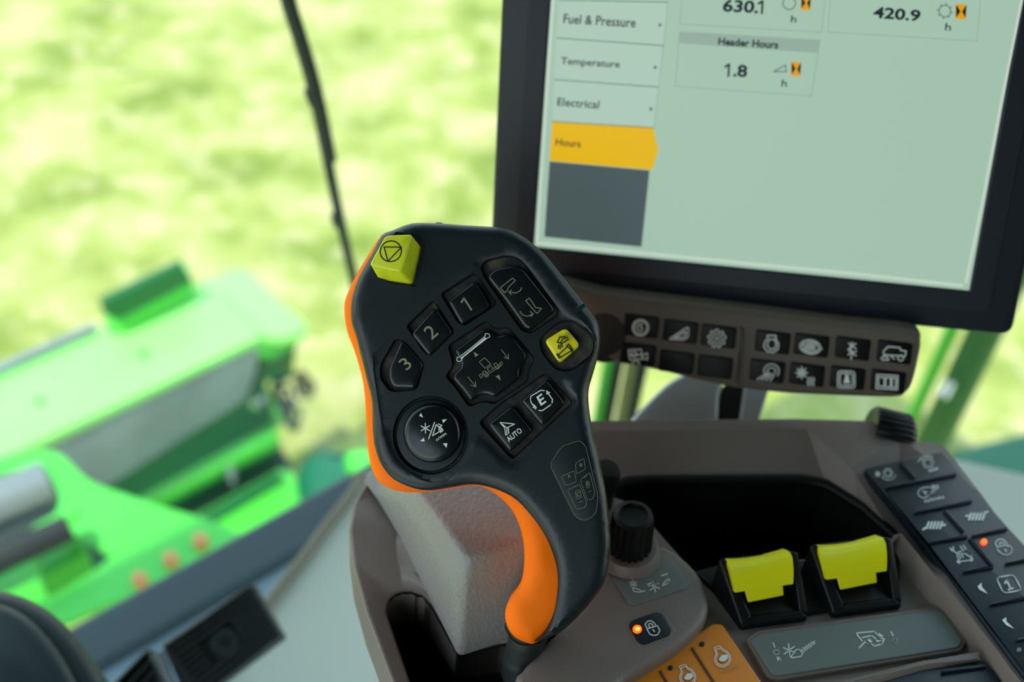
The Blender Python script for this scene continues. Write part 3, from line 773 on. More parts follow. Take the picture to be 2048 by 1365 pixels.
# right navy keypad
HK = H + .003
kp = slab('side_keypad', [(1730, 936), (1885, 902), (1914, 938), (2014, 1052), (2048, 1089), (2300, 1400), (2110, 1430), (2025, 1322), (1855, 1089)], K, H - .005, HK, m_navy, con, bev=.001, r=4); kp['label'] = 'dark navy rubber keypad along the right edge'
def bar(a, b, w=2.6):
    a = Vector(a); b = Vector(b); d = (b - a).normalized(); nn = Vector((-d.y, d.x)) * w
    slab('key_ridge', [a + nn, a - nn, b - nn, b + nn], K, HK - .001, HK + .0018, m_navy, kp, bev=.0008, r=2)
for a, b in (((275, 165), (355, 255)), ((195, 310), (580, 237)), ((350, 445), (665, 382)), ((515, 430), (620, 548)), ((430, 607), (640, 573)), ((665, 570), (855, 532)), ((648, 580), (780, 735)), ((615, 765), (780, 738)), ((845, 720), (970, 698)), ((760, 943), (960, 905)), ((905, 1135), (1010, 1115))):
    bar(K1(*a), K1(*b))
hs_ = HK + .0004
strokes('symbol', [gear(*K1(205, 235), 10, 7, 42, .25), closed(ell(*K1(205, 235), 5.5, 5.5, 14)), ell(*K1(208, 238), 14, 13, 12, a0=10, a1=150), *asterisk(*K1(150, 240), 6, 3)], K, hs_, 1.7, m_print, kp)
strokes('symbol', [gear(*K1(422, 180), 12, 8, 48, .22), closed(ell(*K1(422, 180), 7, 7, 14)), ell(*K1(420, 185), 20, 16, 12, a0=200, a1=300), KP((370, 175), (385, 152), (395, 175)), KP((425, 222), (475, 205)), KP((430, 228), (478, 214))], K, hs_, 1.7, m_print, kp)
strokes('symbol', [closed(smooth_closed(KP((368, 340), (385, 318), (420, 312), (450, 318), (435, 345), (405, 368), (378, 362)), 3)), KP((392, 335), (415, 335), (405, 350)), KP((425, 355), (465, 330)), KP((440, 315), (475, 300)), KP((450, 300), (440, 318)), KP((465, 305), (452, 325)), KP((478, 310), (462, 330)), KP((430, 350), (468, 325))], K, hs_, 2.2, m_print, kp)
text('lettering', 'n/min', K1(405, 395), K1(510, 372), K1(400, 376), K, hs_, m_print, kp, .012)
for (cx, cy), tail in (((455, 517), 1), ((685, 470), -1)):
    ls = []
    for k in range(5):
        x = cx - 36 + k * 18; ls.append(KP((x - 6, cy + 18), (x + 8, cy - 18)))
    ls += [KP((cx - 60, cy + 26 * tail * .9), (cx - 48, cy + 14 * tail)) if tail > 0 else KP((cx - 58, cy - 2), (cx - 42, cy - 6)), KP((cx + 45, cy + 2 * tail), (cx + 60, cy - 3)) if tail > 0 else KP((cx + 40, cy - 20), (cx + 60, cy - 26))]
    strokes('symbol', ls, K, hs_, 3.8, m_print, kp)
strokes('symbol', [KP((540, 640), (560, 655), (558, 632)), KP((545, 650), (580, 668), (600, 655)), KP((595, 630), (615, 655)), KP((612, 625), (628, 648)), KP((578, 672), (585, 700)), KP((590, 668), (598, 698)), KP((602, 664), (612, 692)), KP((615, 668), (650, 690)), KP((580, 715), (665, 705)), KP((592, 702), (578, 716), (595, 724)), KP((650, 695), (668, 703), (655, 714)), KP((625, 672), (640, 680)), KP((655, 680), (662, 698))], K, hs_, 1.8, m_print, kp)
strokes('symbol', [KP((800, 640), (785, 615), (800, 595), (825, 592), (845, 610), (855, 635)), KP((812, 625), (808, 612), (825, 608), (835, 625)), closed(smooth_closed(KP((795, 640), (850, 625), (875, 640), (872, 665), (850, 677), (820, 670)), 3)), KP((838, 645), (845, 660))], K, hs_, 2.4, m_print, kp)
slab('led', ell(*K1(726, 604), 6.0, 5.6, 14), K, HK, HK + .0012, m_led, kp, bev=.0005)['label'] = 'lit red indicator'
strokes('symbol', [], K, hs_, 3, m_print, kp, fills=[KP((712, 828), (690, 848), (700, 866), (745, 888), (728, 868), (712, 850))])
strokes('symbol', [], K, hs_, 3, m_print, kp, fills=[KP((845, 1015), (822, 1030), (845, 1058), (888, 1078), (862, 1052), (846, 1038))])
strokes('symbol', [closed(rnd(KP((790, 800), (885, 785), (930, 868), (830, 885)), 8, 4))], K, hs_, 2.4, m_print, kp)
strokes('numeral', [KP((838, 832), (846, 815)), KP((846, 813), (868, 860)), KP((856, 866), (882, 857))], K, hs_, 3.2, m_print, kp)
slab('led', ell(*K1(915, 1190), 5, 4.5, 12), K, HK, HK + .0006, m_slate, kp, bev=.0002)
# lower keypad just inside the frame
lk2 = slab('lower_keypad', [(1660, 1395), (1780, 1350), (1830, 1338), (1968, 1322), (1990, 1345), (2060, 1450), (1720, 1520)], K, .001, .007, m_navy, con, bev=.001, r=4)
slab('key_ridge', [(1885, 1346), (1885, 1340), (1972, 1328), (1974, 1334)], K, .006, .009, m_navy, lk2, bev=.0005)
slab('deck_roll', [(1560, 1385), (1700, 1352), (1850, 1316), (1955, 1306), (1968, 1316), (1850, 1336), (1700, 1380), (1580, 1420)], K, .001, .010, m_brown, con, bev=.004, r=3)
# thumb wheel at the rear corner
wc = K.w((1774, 876), .004)
TW = Frame(wc, (0, 0, 1), N=(CR * .96 - CU * .24 - _f * .02))
lathe('thumb_wheel', [(.004, -.011), (.0175, -.013), (.0195, -.011), (.0195, .011), (.0165, .014), (.004, .011)], TW, m_blk, con, n=120, ribs=30, ribd=.0012, ribr=(2, 3))['label'] = 'black ribbed thumb wheel'

# left half of the console: palm block with a dark slot beside it
cl = [(1060, 905, .0), (900, 915, 0), (790, 935, 0), (738, 958, 0), (706, 1005, 0), (697, 1060, 0), (706, 1130, 0), (732, 1225, 0), (775, 1340, 0), (830, 1480, 0), (860, 1560, 0), (1120, 1560, 0), (1120, 1290, 0), (1130, 1000, 0)]
slot = [(774, 1225, -.006), (777, 1203, -.006), (789, 1191, -.006), (805, 1185, -.006), (823, 1185, -.006), (845, 1193, -.006), (862, 1212, -.006), (917, 1312, -.012), (1000, 1290, -.006), (1085, 1275, 0), (1085, 1300, 0), (1045, 1345, 0), (1035, 1362, 0), (1040, 1520, 0), (880, 1520, -.006), (822, 1365, -.006)]
inner = ['c', (785, 985, -.004), (735, 1010, -.004), (722, 1060, -.004), (732, 1130, -.006), (758, 1225, -.006), (800, 1330, -.006), (800, 1310, -.006)]
foot = [(742, 985, -.004), (790, 1060, -.004), (845, 1160, -.006), (862, 1212, -.006)]
tin('left_shell', K, cl, [foot], [slot], m_brown, con, skirt=-.035, bev=.004, diss=.3)
slab('console_foot', [(860, 1000), (1500, 960), (1900, 1250), (1800, 1450), (1000, 1500)], K, -.4495, -.101, m_white, con, bev=.01)
# slot liner (dark box below)
sv = [K.uv(q) for q in slot]; sv = sv if area(sv) > 0 else sv[::-1]; n = len(sv)
build('slot_liner', [tuple(q) for q in sv] + [(q.x, q.y, -.10) for q in sv], [tuple(range(n, 2 * n))] + [(i, (i + 1) % n, n + (i + 1) % n, n + i) for i in range(n)], m_tray, con, K)
tube('cable', [K.w((900, 1330), -.05), K.w((950, 1350), -.045), K.w((1000, 1335), -.05), K.w((1040, 1300), -.06)], .003, mat('olive cable', C(70, 80, 50), .5), con, 8)
# palm block
PB = [(790, 930, .048), (830, 975, .050), (880, 1040, .050), (932, 1118, .050), (1000, 1100, .050), (1065, 1075, .050), (1075, 940, .050),
      (925, 1235, .018), (1003, 1212, .018), (1080, 1190, .018), (917, 1314, -.006), (1003, 1285, -.006), (1085, 1262, -.006),
      (728, 962, -.001), (757, 1002, -.001), (800, 1075, -.001), (850, 1178, -.003), (770, 925, 0), (1080, 905, .03),
      (800, 1000, .030), (850, 1075, .034), (905, 1190, .026)]
pv = [tuple(K.uv(q)) for q in PB]
pfz = [(0, 1, 2, 3, 4, 5, 6), (3, 7, 8, 4), (4, 8, 9, 5), (7, 10, 11, 8), (8, 11, 12, 9), (0, 17, 13, 14, 19, 1), (1, 19, 20, 2), (19, 14, 15, 20), (2, 20, 21, 3), (20, 15, 16, 21), (3, 21, 7), (21, 16, 10, 7), (0, 6, 18, 17)]
pb = build('palm_block', pv, pfz, m_brownl, con, K); pb['label'] = 'leather grained grey brown block under the grip'
bevel(pb, .0045, 4, 8); pb.data.set_sharp_from_angle(angle=math.radians(80))
for p in pb.data.polygons: p.use_smooth = True
# small black lever right behind the grip
lv = Frame(K.w((1212, 945), .03), (1, 0, 0), (0, 1, 0))
lathe('side_button', [(.008, -.03), (.009, .0), (.007, .004), (.0001, .0045)], lv, m_blk, con, n=24)

# ================================================================== MONITOR
mv = (CR * -439 - CU * 7238 + _f * 2276).normalized()
mu = (CR * 15500 - CU * 1600 - _f * 2276).normalized()
MN = mu.cross(-mv)
MF = Frame(depth_pt(1500, 530, .755), mu, N=MN)
mon = thing('monitor', 'large dark framed touchscreen monitor showing operating hours', 'monitor', MF.w((1500, 640), -.03))
def msc(o, x, y): return o + Vector((x, y, 0))
bl = MF.uv((978, 570)); br = MF.uv((2024, 672)); tl_ = MF.uv((1003, 0)); tr_ = MF.uv((2072, 300))
# left/right edges run up beyond the picture
def ext(a, b, k): return a + (b - a) * k
Ltop = ext(bl, tl_, 1.42); Rtop = br + (ext(bl, tl_, 1.42) - bl) * 1.0; 
Rdir = (MF.uv((2048, 560)) - br).normalized(); Rtop = br + Rdir * (Ltop - bl).length
outm = [tuple(q[:2]) for q in (bl, br, Rtop, Ltop)]
bz = slab('bezel', outm, MF, -.035, 0, m_bezel, mon, bev=.003, r=.008, pix=False)
# inner step and screen
s_bl = MF.uv((1068, 493)); s_br = MF.uv((1938, 581)); sl_dir = (MF.uv((1102, 0)) - s_bl).normalized(); sr_dir = (MF.uv((2030, 74)) - s_br).normalized()
SH = .232
s_tl = s_bl + sl_dir * SH; s_tr = s_br + sr_dir * SH
def inq(d, ): 
    return [tuple(Vector(q)) for q in inset([tuple(x[:2]) for x in (s_bl, s_br, s_tr, s_tl)], d)]
# raised frame ring between bezel and glass
def ring(name, po, pi, h0, h1, m, par, fr):
    n = len(po); V = [(q[0], q[1], h0) for q in po] + [(q[0], q[1], h1) for q in po] + [(q[0], q[1], h1) for q in pi] + [(q[0], q[1], h0) for q in pi]
    F = []
    for k in range(4):
        for i in range(n):
            j = (i + 1) % n; a = k * n; b = ((k + 1) % 4) * n
            F.append((a + i, a + j, b + j, b + i))
    o = build(name, V, F, m, par, fr); bevel(o, .0008, 2, 30); return o
ring('inner_frame', rnd(inq(-.014), .006, 4), rnd(inq(-.0005), .002, 4), -.001, .0022, m_bezel, mon, MF)
sf = slab('screen', inq(0), MF, -.002, .0004, e_scr, mon, bev=0, pix=False); sf['label'] = 'lit pale screen'
he = .0006
def mtri(name, pts, m, h=he): return strokes(name, [], MF, h, 1, m, sf, fills=[pts])
mtri('yellow_tab', MO((272, 458), (655, 482), (662, 530), (673, 560), (662, 600), (650, 640), (262, 606)), e_yel)
mtri('grey_panel', MO((262, 608), (638, 642), (608, 930), (242, 892)), e_grey)
mtri('menu_list', MO((305, -120), (716, -80), (655, 482), (272, 458)), e_card)
for ln in (MO((298, 0), (706, 8)), MO((290, 143), (692, 172)), MO((280, 300), (672, 328)), MO((272, 458), (655, 482))): strokes('separator', [ln], MF, he + .0001, 1.6, e_sep, sf)
strokes('separator', [MO((712, -60), (700, 90), (672, 330), (655, 480))], MF, he + .0001, 1.2, e_line, sf)
strokes('card_outline', [MO((760, 0), (752, 90), (1285, 122), (1300, 0)), MO((1318, 0), (1310, 120), (1870, 155), (1885, 0)), MO((752, 118), (735, 325), (1248, 362), (1280, 148))], MF, he + .0001, 1.5, e_line, sf)
mtri('card_heading', MO((752, 118), (1280, 150), (1274, 200), (748, 163)), e_head)
tx = lambda s, o, r, u, b=.012: text('lettering', s, *[MO(q)[0] for q in (o, r, u)], MF, he + .0002, e_dark, sf, b)
tx('Fuel & Pressure', (313, 88), (585, 104), (316, 52))
tx('Temperature', (303, 250), (525, 264), (306, 215))
tx('Electrical', (290, 398), (447, 410), (293, 368))
tx('Hours', (284, 548), (378, 556), (287, 521))
tx('Header Hours', (896, 170), (1122, 184), (899, 141), .03)
tx('630.', (912, 44), (1046, 51), (918, -4), .03)
strokes('numeral', [MO((1048, 14), (1064, 4), (1061, 51))], MF, he + .0002, 4.2, e_dark, sf)
tx('420.9', (1478, 68), (1655, 82), (1484, 24), .03)
tx('.8', (952, 289), (1005, 292), (955, 242), .03)
strokes('numeral', [MO((923, 252), (938, 242), (935, 288))], MF, he + .0002, 4.2, e_dark, sf)
tx('h', (1170, 84), (1190, 85), (1172, 58)); tx('h', (1750, 114), (1772, 116), (1753, 86)); tx('h', (1134, 326), (1154, 327), (1137, 299))
strokes('symbol', [closed([MO(q)[0] for q in ell(1164, 12, 24, 24, 20)]), closed([MO(q)[0] for q in ell(1750, 42, 22, 22, 20)]), *[MO((1750 + 22 * math.cos(a), 42 + 22 * math.sin(a)), (1750 + 30 * math.cos(a), 42 + 30 * math.sin(a))) for a in [k * math.pi / 4 + .2 for k in range(8)]],
                   MO((1105, 270), (1150, 245), (1153, 270), (1105, 270))], MF, he + .0002, 1.8, e_sep, sf)
for (x, y) in ((1228, 12), (1812, 44), (1191, 260)):
    w_, h_ = (18, 26) if x != 1812 else (20, 28)
    mtri('icon_plate', MO((x - w_, y - h_ - 2), (x + w_, y - h_ + 2), (x + w_ - 3, y + h_ + 2), (x - w_ - 3, y + h_ - 2)), e_amb, he + .0002)
    strokes('icon_hourglass', [], MF, he + .0003, 1, e_dark, sf, fills=[MO((x - w_, y - h_ + 4), (x - w_ + 5, y - h_ + 6), (x - 3, y), (x - w_, y + h_ - 6)), MO((x + w_, y - h_ + 4), (x + w_ - 4, y - h_ + 6), (x + 3, y), (x + w_ - 4, y + h_ - 4))])
for (x, y) in ((680, 94), (662, 254), (646, 411)): strokes('list_arrow', [], MF, he + .0002, 1, e_sep, sf, fills=[MO((x - 6, y - 8), (x + 6, y), (x - 8, y + 8))])
# pale lower border of the glass
strokes('screen_border', [MO((214, 915), (600, 952), (1000, 992), (1400, 1030), (1815, 1076)), MO((1830, 1064), (1900, 720), (1960, 400), (2012, 140), (2040, 0)), MO((215, 905), (245, 450), (275, 0))], MF, he + .0003, 5.0, emis('screen rim light', C(214, 232, 214), SS), sf)

# button bar below the monitor
BF = Frame(MF.o + MF.N * .024, MF.U, MF.V)
m_bar = mat('dark taupe bar plastic', C(88, 79, 71), 0.5, bump=.3, bscale=900, spec=.35)
m_bkey = mat('black bar key', C(4, 5, 6), .35, spec=.15)
bar_t = thing('button_bar', 'brown curved button bar with white symbol keys under the monitor', 'control bar', BF.w((1500, 740), -.02))
bar_out = smooth_closed([(1100, 570), (1200, 586), (1300, 598), (1500, 622), (1700, 648), (1828, 662), (1843, 684), (1838, 720), (1826, 768), (1812, 788), (1785, 797), (1650, 793), (1560, 788), (1478, 779), (1400, 764), (1330, 746), (1250, 730), (1190, 716), (1120, 690)], 3)
slab('bar_body', bar_out, BF, -.020, 0, m_bar, bar_t, bev=.004)
slab('bar_ridge', BA((880, 205), (905, 215), (912, 300), (880, 535), (850, 530), (868, 400)), BF, -.002, .0022, m_bar, bar_t, bev=.0018, r=3)
ctr = [(335, 205), (553, 235), (765, 262), (1065, 295), (1280, 312), (1508, 330), (1740, 350), (318, 362), (532, 405), (745, 432), (1035, 455), (1255, 475), (1480, 492), (1705, 512)]
def ci(*p): return p
BI = {}
for idx, (cx, cy) in enumerate(ctr):
    q = BA((cx - 88, cy - 74), (cx + 104, cy - 50), (cx + 90, cy + 68), (cx - 100, cy + 44))
    b = slab('bar_key', q, BF, -.004, .0012, m_bkey, bar_t, bev=.0008, r=5)
    BI[idx] = b
    c = lambda x, y, _c=(cx, cy): BA((_c[0] + x, _c[1] + y))[0]
    L = []; Fi = []
    if idx == 0: L = [closed(ell(*c(0, 5), 16, 16)), closed(ell(*c(0, 5), 13, 13)), ell(*c(0, 5), 7, 7, 12, a0=60, a1=300), [c(6, -10), c(0, 5), c(14, 10)]]
    elif idx == 1: L = [closed([c(-58, 38), c(38, -26), c(48, -22), c(44, 28), c(20, 42)]), closed([c(-30, 30), c(32, -5), c(30, 20), c(15, 30)])]
    elif idx == 2: L = [gear(*c(-8, 8), 18, 9, 72, .25), closed(ell(*c(-8, 8), 9, 9)), closed(ell(*c(-8, 8), 3, 3, 10))]
    elif idx == 3: L = [closed([c(-25, -28), c(-28, -42), c(20, -42), c(18, -25), c(35, 5), c(30, 35), c(5, 52), c(-30, 45), c(-48, 20), c(-42, -8)]), closed([c(-18, -20), c(12, -20), c(22, 8), c(12, 32), c(-12, 34), (c(-28, 16)), c(-26, -5)])]
    elif idx == 4: L = [closed(ell(*c(-5, 5), 21, 14, rot=10)), closed(ell(*c(-5, 5), 17, 11, rot=10))] + [[c(-45 + k * 16, -12), c(-20 + k * 16, 30)] for k in range(4)] + [[c(-15 + k * 16, -18), c(-45 + k * 16, 22)] for k in range(4)] + [[c(40, 20), c(60, 15)]]
    elif idx == 5: L = [[c(-20, -35), c(0, -15), c(-25, 0)], [c(20, -32), c(-5, -20), c(20, -5)], [c(-22, 5), c(0, 15), c(-25, 30)], [c(22, 10), c(-2, 18), c(20, 35)], [c(-8, 55), c(-2, 20), c(-12, -10), c(0, -40)]]
    elif idx == 6: L = [closed([c(-60, -10), c(-35, -35), c(30, -30), c(35, -15), c(65, -10), c(60, 18), c(-60, 10)]), closed(ell(*c(35, 28), 5.5, 5.5, 12)), [c(-75, 30), c(-50, 15), c(-30, 35)], [c(-70, 38), c(-30, 38)], [c(-20, 15), c(0, 35)]]
    elif idx == 7: L = [closed([c(-50, -28), c(20, -32), c(28, 22), c(-42, 26)]), closed(ell(*c(-20, -5), 6, 5, 12)), [c(28, 0), c(55, -12), c(55, 26), c(28, 15)], [c(-10, 26), c(-30, 50)], [c(-5, 26), c(12, 50)], [c(-50, 0), c(28, -3)]]
    elif idx == 10: L = [ell(*c(25, -5), 15, 14, 20, a0=130, a1=400), ell(*c(25, -5), 8, 7, 14, a0=130, a1=400)] + [[c(5 + k * 12, 5 + k * 3), c(-55 + k * 24, 42 + k * 3)] for k in range(4)]
    elif idx == 11: L = asterisk(*c(-28, -15), 12, 4) + [closed(ell(*c(-28, -15), 7, 7, 12))] + [[c(5 + k * 15, 10), c(12 + k * 15, 25), c(3 + k * 15, 38), c(10 + k * 15, 55)] for k in range(3)]
    elif idx == 12: L = [closed(rnd([c(-52, -42), c(40, -40), c(42, 52), c(-55, 50)], 6, 4)), closed(rnd([c(-40, -30), c(28, -28), c(30, 38), c(-42, 38)], 4, 3))]; Fi = [[c(-10, -22), c(5, -22), c(8, 0), c(15, 25), c(-22, 25), c(-14, 0)]]
    elif idx == 13: L = [closed([c(-62, -42), c(55, -36), c(52, 42), c(-66, 34)]), closed([c(-52, -28), c(-20, -27), c(-22, 24), c(-54, 20)]), closed([c(-12, -26), c(15, -25), c(13, 27), c(-14, 25)]), closed([c(22, -24), c(44, -23), c(42, 30), c(20, 28)])]
    if L or Fi: strokes('symbol', L, BF, .0015, 2.2, m_print, b, fills=Fi)
# joint behind the grip end of the bar and cast arm down to the console
lathe('pivot', [(.018, -.03), (.022, -.01), (.020, .001), (.010, .003), (.0001, .003)], Frame(BF.w((1208, 668), -.002), BF.U, BF.V), m_tray, bar_t, n=32)
arm = mon
AF = Frame(K.w((1400, 838), .04) + _f * .075, MF.U, N=(-_f + CU * .2))
slab('arm_casting', smooth_closed([(1255, 850), (1300, 800), (1345, 760), (1400, 735), (1450, 740), (1440, 790), (1418, 880), (1250, 880)], 3), AF, -.045, -.02, m_silver, arm, bev=.004)
slab('arm_web', [(1418, 880), (1450, 770), (1500, 740), (1495, 880)], AF, -.05, -.024, m_tray, arm, bev=.002)
slab('arm_plate', [(1478, 850), (1492, 760), (1545, 760), (1520, 840), (1505, 880), (1470, 880)], AF, -.05, -.02, m_silver, arm, bev=.002)

# ================================================================== WIPER
WF = Frame(CAB.mat @ Vector((0, SILL_V + .045, 0)), VD, N=-VF)
wip = thing('windscreen_wiper', 'long black windscreen wiper slanting across the glass in front of the grass', 'wiper', WF.w((700, 540)))
pts = [(562, -60), (572, 0), (600, 90), (628, 190), (655, 320), (678, 430), (712, 580), (735, 680)]
P3 = [WF.w(q, -.012) for q in pts]
tube('wiper_arm', smooth_open(P3, 4), .0062, m_dark, wip, 8)
bl_pts = [WF.w((q[0] + 8, q[1]), -.004) for q in pts[:5]]
tube('wiper_blade', smooth_open(bl_pts, 4), .0062, m_hose, wip, 8)
tube('joint', [WF.w((621, 180), -.012), WF.w((631, 206), -.012)], .0075, m_hose, wip, 10)
tube('joint', [WF.w((672, 430), -.012), WF.w((678, 450), -.012)], .007, m_hose, wip, 10)

# ================================================================== PEDAL + STEERING COLUMN
PD = Frame(depth_pt(420, 1290, 1.0), (CR * .88 + CU * .47), N=(-_f * .9 + CU * .35))
ped2 = thing('brake_pedal', 'black ribbed rubber brake pedals above the cab floor', 'pedal', PD.w((430, 1300), -.06))
def pedal(outl):
    p = slab('pedal_pad', outl, PD, -.02, 0, m_rub, ped2, bev=.003, r=6)
    return p
pr = pedal([(322, 1290), (505, 1166), (566, 1272), (420, 1380), (370, 1400)])
pl_ = pedal([(190, 1400), (295, 1296), (345, 1400), (300, 1460)])
for t in [i / 9 for i in range(10)]:
    a = Vector((328, 1296)).lerp(Vector((398, 1396)), t); b = Vector((503, 1172)).lerp(Vector((562, 1268)), t)
    if .3 < t < .75:
        c1 = a.lerp(b, .30); c2 = a.lerp(b, .64)
        segs = [(a, c1), (c2, b)]
    else: segs = [(a, b)]
    for s_, e_ in segs:
        dd = (e_ - s_).normalized() * 3; nn = Vector((-dd.y, dd.x)) * .9
        slab('rib', [s_ + nn + dd, s_ - nn + dd, e_ - nn - dd, e_ + nn - dd], PD, -.001, .006, m_rub, pr, bev=.001)
slab('pedal_boss', ell(450, 1285, 30, 30, 24), PD, -.001, .004, m_rub, pr, bev=.002)
slab('boss_hole', ell(448, 1283, 13, 13, 18), PD, .003, .0045, m_tray, pr, bev=.0005)
for t in [i / 5 for i in range(6)]:
    a = Vector((205, 1395)).lerp(Vector((290, 1470)), t); b = Vector((292, 1304)).lerp(Vector((340, 1390)), t)
    dd = (b - a).normalized() * 3; nn = Vector((-dd.y, dd.x)) * .9
    slab('rib', [a + nn, a - nn, b - nn, b + nn], PD, -.001, .006, m_rub, pl_, bev=.001)
tube('pedal_link', [PD.w((312, 1310), -.004), PD.w((355, 1420), -.004)], .007, m_silver, ped2, 10)
tube('pedal_stem', [PD.w((450, 1290), -.02), PD.w((440, 1310), -.07)], .012, m_dark, ped2, 10)

SC = Frame(depth_pt(0, 1400, .80), CR, N=(-_f + CU * .5))
stc = thing('steering_column', 'dark rounded steering column cover at the lower left corner', 'steering column', SC.w((0, 1450), -.10))
so = smooth_closed([(-260, 1300), (-150, 1200), (-60, 1176), (10, 1180), (70, 1205), (120, 1245), (165, 1300), (200, 1360), (225, 1450), (200, 1560), (60, 1640), (-160, 1640), (-280, 1500)], 4)
soi = smooth_closed([(-240, 1310), (-150, 1222), (-60, 1198), (0, 1205), (50, 1232), (95, 1278), (130, 1330), (155, 1385), (170, 1450), (150, 1540), (40, 1610), (-150, 1610), (-260, 1490)], 4)
slab('column_skirt', so, SC, -.09, -.006, m_stc, stc, bev=.012, grow=-.01)
slab('column_cover', soi, SC, -.02, .004, m_stc, stc, bev=.010, dome=.012)
tube('column_post', [SC.mat @ Vector((SC.uv((-20, 1430)).x, SC.uv((-20, 1430)).y, -.08)), Vector((SC.w((-20, 1430)).x - .02, SC.w((-20, 1430)).y + .1, FZ))], .05, m_stc, stc, 20)

# ================================================================== HEADER OUTSIDE
ZT = 1.05
T = flat(ZT)
hd = thing('harvester_header', 'bright green harvester header with long top beam, grey back sheet and tubes', 'header', T.w((200, 900), -1.0))
def nlev(z): return flat(z)
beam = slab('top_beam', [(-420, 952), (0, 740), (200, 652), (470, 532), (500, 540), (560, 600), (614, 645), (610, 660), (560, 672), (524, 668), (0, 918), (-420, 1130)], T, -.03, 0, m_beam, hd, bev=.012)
tube('beam_lip', [T.w((-420, 935), .012), T.w((0, 738), .012), T.w((190, 655), .012)], .012, m_sheet, hd, 8)
# vertical rear plane under the near edge of the beam
e1 = T.w((0, 918)); e2 = T.w((524, 668)); hdir = (e2 - e1).normalized()
hn = Vector((hdir.y, -hdir.x, 0))                      # towards the cab
BK = Frame(e1, hdir, N=hn)
slab('back_sheet', [(-420, 1130), (0, 925), (528, 664), (508, 760), (492, 800), (250, 952), (0, 1090), (-300, 1300)], BK, -.05, -.004, m_sheet, hd, bev=.004)
slab('beam_end', [(524, 668), (560, 672), (612, 655), (596, 690), (545, 722), (518, 716)], BK, -.2, .002, m_green, hd, bev=.006)
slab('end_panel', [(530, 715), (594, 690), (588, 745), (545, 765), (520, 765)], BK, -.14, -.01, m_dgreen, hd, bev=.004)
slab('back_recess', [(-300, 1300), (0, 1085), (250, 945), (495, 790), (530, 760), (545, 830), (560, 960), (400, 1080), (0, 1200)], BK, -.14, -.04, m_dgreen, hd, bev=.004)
dn = nlev(.62)
tb = [dn.w((240, 1010)), dn.w((540, 862))]
tube('cross_tube', tb, .055, m_green, hd, 20)
tube('knife_tube', [dn.w((505, 770), .12), dn.w((545, 850), .0)], .035, m_green, hd, 14)
slab('bracket_cap', ell(508, 788, 22, 15, 20), nlev(.80), -.03, 0, m_chrome, hd, bev=.006)
slab('lower_beam', [(300, 1060), (395, 1025), (560, 935), (585, 940), (640, 1030), (600, 1050), (480, 1085), (300, 1140)], nlev(.55), -.14, 0, m_green, hd, bev=.015)
slab('beam_strip', [(400, 1030), (555, 945), (572, 955), (420, 1045)], nlev(.57), -.01, .0, m_dgreen, hd, bev=.005)
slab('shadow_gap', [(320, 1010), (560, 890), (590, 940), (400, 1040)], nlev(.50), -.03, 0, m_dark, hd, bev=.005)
slab('top_bracket', [(200, 600), (360, 522), (372, 528), (386, 562), (240, 640), (214, 636)], nlev(1.10), -.14, 0, m_green, hd, bev=.004)
slab('bracket_face', [(206, 606), (366, 528), (388, 566), (240, 642), (214, 634)], Frame(nlev(1.12).w((300, 600)), hdir, N=hn), -.01, .012, m_dgreen, hd, bev=.004)  # cab side of the bracket, its shade put into a deeper green
for q in ((78, 800), (285, 706)): slab('beam_bolt', ell(*q, 9, 8, 12), T, -.002, .008, m_green, hd, bev=.003)
slab('tube_bolt', ell(462, 938, 7, 7, 12), nlev(.62), -.02, .03, m_sheet, hd, bev=.004)
# feeder plate nearer the cab
FZP = 1.25
PF = nlev(FZP)
fp = thing('feeder_plate', 'bright green feeder house plate with cutouts and a row of bolts', 'plate', PF.w((300, 1100), -.6))
fo = smooth_closed([(-260, 1010), (-120, 955), (0, 915), (60, 902), (110, 903), (140, 925), (180, 962), (240, 985), (330, 1015), (430, 1045), (500, 1080), (480, 1105), (330, 1165), (200, 1215), (128, 1248), (60, 1240), (0, 1205), (-200, 1230)], 3)
hole1 = smooth_closed([(-150, 975), (-60, 960), (0, 945), (60, 935), (95, 945), (118, 985), (112, 1025), (70, 1050), (0, 1100), (-140, 1130)], 2)
hole2 = rnd([(62, 1115), (160, 1070), (225, 1112), (190, 1140), (96, 1195)], 8, 2)
tin('plate', PF, [(x, y, 0) for x, y in fo], [], [[(x, y, 0) for x, y in hole1], [(x, y, 0) for x, y in hole2]], m_green, fp, skirt=-.012, bev=.005)
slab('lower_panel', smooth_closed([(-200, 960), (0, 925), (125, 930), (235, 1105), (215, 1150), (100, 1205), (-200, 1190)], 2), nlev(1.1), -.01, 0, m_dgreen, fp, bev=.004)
for q in ((400, 1075), (340, 1112), (278, 1152)):
    slab('bolt', ell(*q, 15, 13, 8), PF, -.002, .022, m_bolt, fp, bev=.006)
slab('bolt', ell(140, 1024, 12, 11, 12), PF, -.002, .012, m_green, fp, bev=.004)
cyl = tube('drive_cylinder', [nlev(1.22).w((-160, 1075)), nlev(1.22).w((95, 968))], .048, mat('dull steel tube', C(118, 128, 130), .4, metal=.3), fp, 20); cyl['label'] = 'silver cylinder in the plate cutout'
tube('shaft_cover', [nlev(1.20).w((-60, 1110)), nlev(1.20).w((110, 1030))], .02, m_dark, fp, 14)
slab('cross_block', [(66, 1118), (160, 1074), (178, 1106), (84, 1156)], nlev(1.18), -.06, 0, m_green, fp, bev=.008)
hs = tube('hose', [nlev(1.32).w((-260, 1230)), nlev(1.32).w((-60, 1150)), nlev(1.32).w((60, 1092)), nlev(1.32).w((138, 1056))], .026, m_tray, None, 14)
tag(hs, 'thick black hydraulic hose lying over the green feeder plate', 'hose')
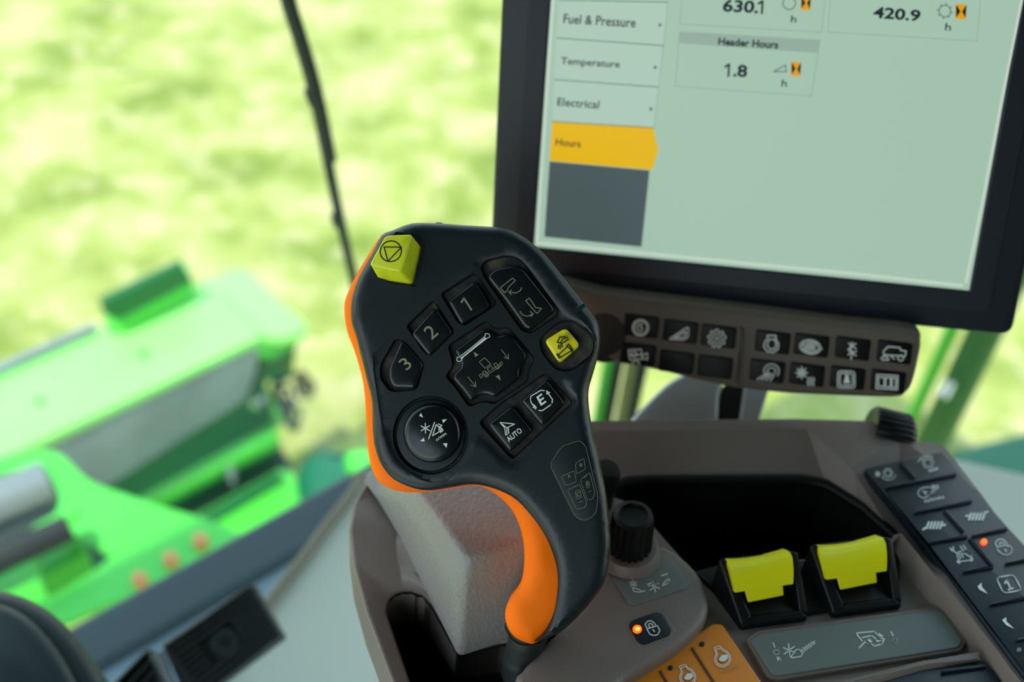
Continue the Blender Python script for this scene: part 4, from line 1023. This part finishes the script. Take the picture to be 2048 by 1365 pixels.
# chain and parts at the header end
chn = thing('hitch_linkage', 'dark hanging chain links and hook at the end of the green header', 'linkage', nlev(.7).w((575, 800)))
for i, q in enumerate([(556, 772), (566, 792), (577, 812), (585, 832), (602, 762), (612, 778)]):
    c = nlev(.75).w(q); R = .022
    tube('link', [c + Vector((R * math.cos(a) * (1 if i % 2 else .6), R * math.sin(a), R * .6 * math.sin(a))) for a in [2 * math.pi * k / 12 for k in range(13)]], .007, m_dark, chn, 8)
tube('link', smooth_open([nlev(.75).w(q) for q in ((548, 768), (580, 752), (605, 752), (622, 765), (612, 785))], 5), .007, m_dark, chn, 8)
tube('hook', [nlev(.72).w(q) for q in ((560, 800), (580, 845), (592, 858))], .014, m_dark, chn, 8)
# rounded guard + bright parts behind the grip
gd = thing('rounded_guard', 'teal green rounded guard beside the header, just left of the joystick', 'guard', nlev(.6).w((680, 960)))
slab('guard_cover', smooth_closed([(590, 930), (610, 895), (645, 878), (690, 885), (760, 880), (830, 890), (850, 980), (740, 1010), (680, 1020), (640, 1030), (610, 985)], 3), nlev(.7), -.10, 0, m_teal, gd, bev=.06)
slab('guard_strap', smooth_closed([(690, 905), (730, 895), (800, 915), (800, 960), (745, 985), (720, 950), (700, 930)], 3), nlev(.78), -.05, 0, m_green, gd, bev=.02)
slab('guard_strap', smooth_closed([(632, 985), (690, 955), (735, 955), (740, 990), (660, 1030), (640, 1020)], 3), nlev(.80), -.05, 0, m_green, gd, bev=.02)
# right outside: green post, ladder rail, platform
def post(name, label, cat, a, b, r, z, m, kw=None):
    t = tube(name, [depth_pt(*a, z), depth_pt(*b, z)], r, m, None, 16); tag(t, label, cat); return t
pa = depth_pt(1905, 800, 2.0)
gp = thing('handrail_post', 'upright green handrail post outside, right of the button bar', 'post', Vector((pa.x, pa.y, 1.2)))
tube('post', [Vector((pa.x, pa.y, 1.15)), Vector((pa.x, pa.y, 2.1))], .028, m_dgreen, gp, 16)
tube('rail', [Vector((pa.x - .045, pa.y + .02, 1.15)), Vector((pa.x - .045, pa.y + .02, 2.0))], .012, m_green, gp, 12)
tube('post_highlight', [depth_pt(1884, 795, 1.93), depth_pt(1900, 765, 1.93)], .010, m_chrome, gp, 10)  # bright steel piece added as the highlight on the post
sg = nlev(1.0)
pl = slab('access_platform', [(1905, 900), (2400, 780), (2400, 1100), (1930, 935)], sg, -.05, 0, m_teal, None, bev=.01); tag(pl, 'teal green access platform outside at the right edge', 'platform')
def upright(name, label, px, r, m, dep, z0=.0, z1=2.55):
    p = depth_pt(px, 800, dep); t = tube(name, [Vector((p.x, p.y, z0)), Vector((p.x, p.y, z1))], r, m, None, 14); tag(t, label, 'post'); return t
upright('corner_post', 'thin green upright outside, just right of the joystick neck', 1203, .007, m_green, 1.5, .8, 2.6)
upright('corner_post', 'khaki upright strip outside between two dark uprights', 1248, .007, mat('khaki strip', C(120,124,80), .6), 1.55, .8, 2.6)
upright('corner_post', 'dark upright outside between the green and the khaki strips', 1223, .007, m_dark, 1.5, .8, 2.6)
upright('corner_post', 'narrow black upright seen below the left of the button bar', 1270, .007, m_tray, 1.40, .8, 2.6)
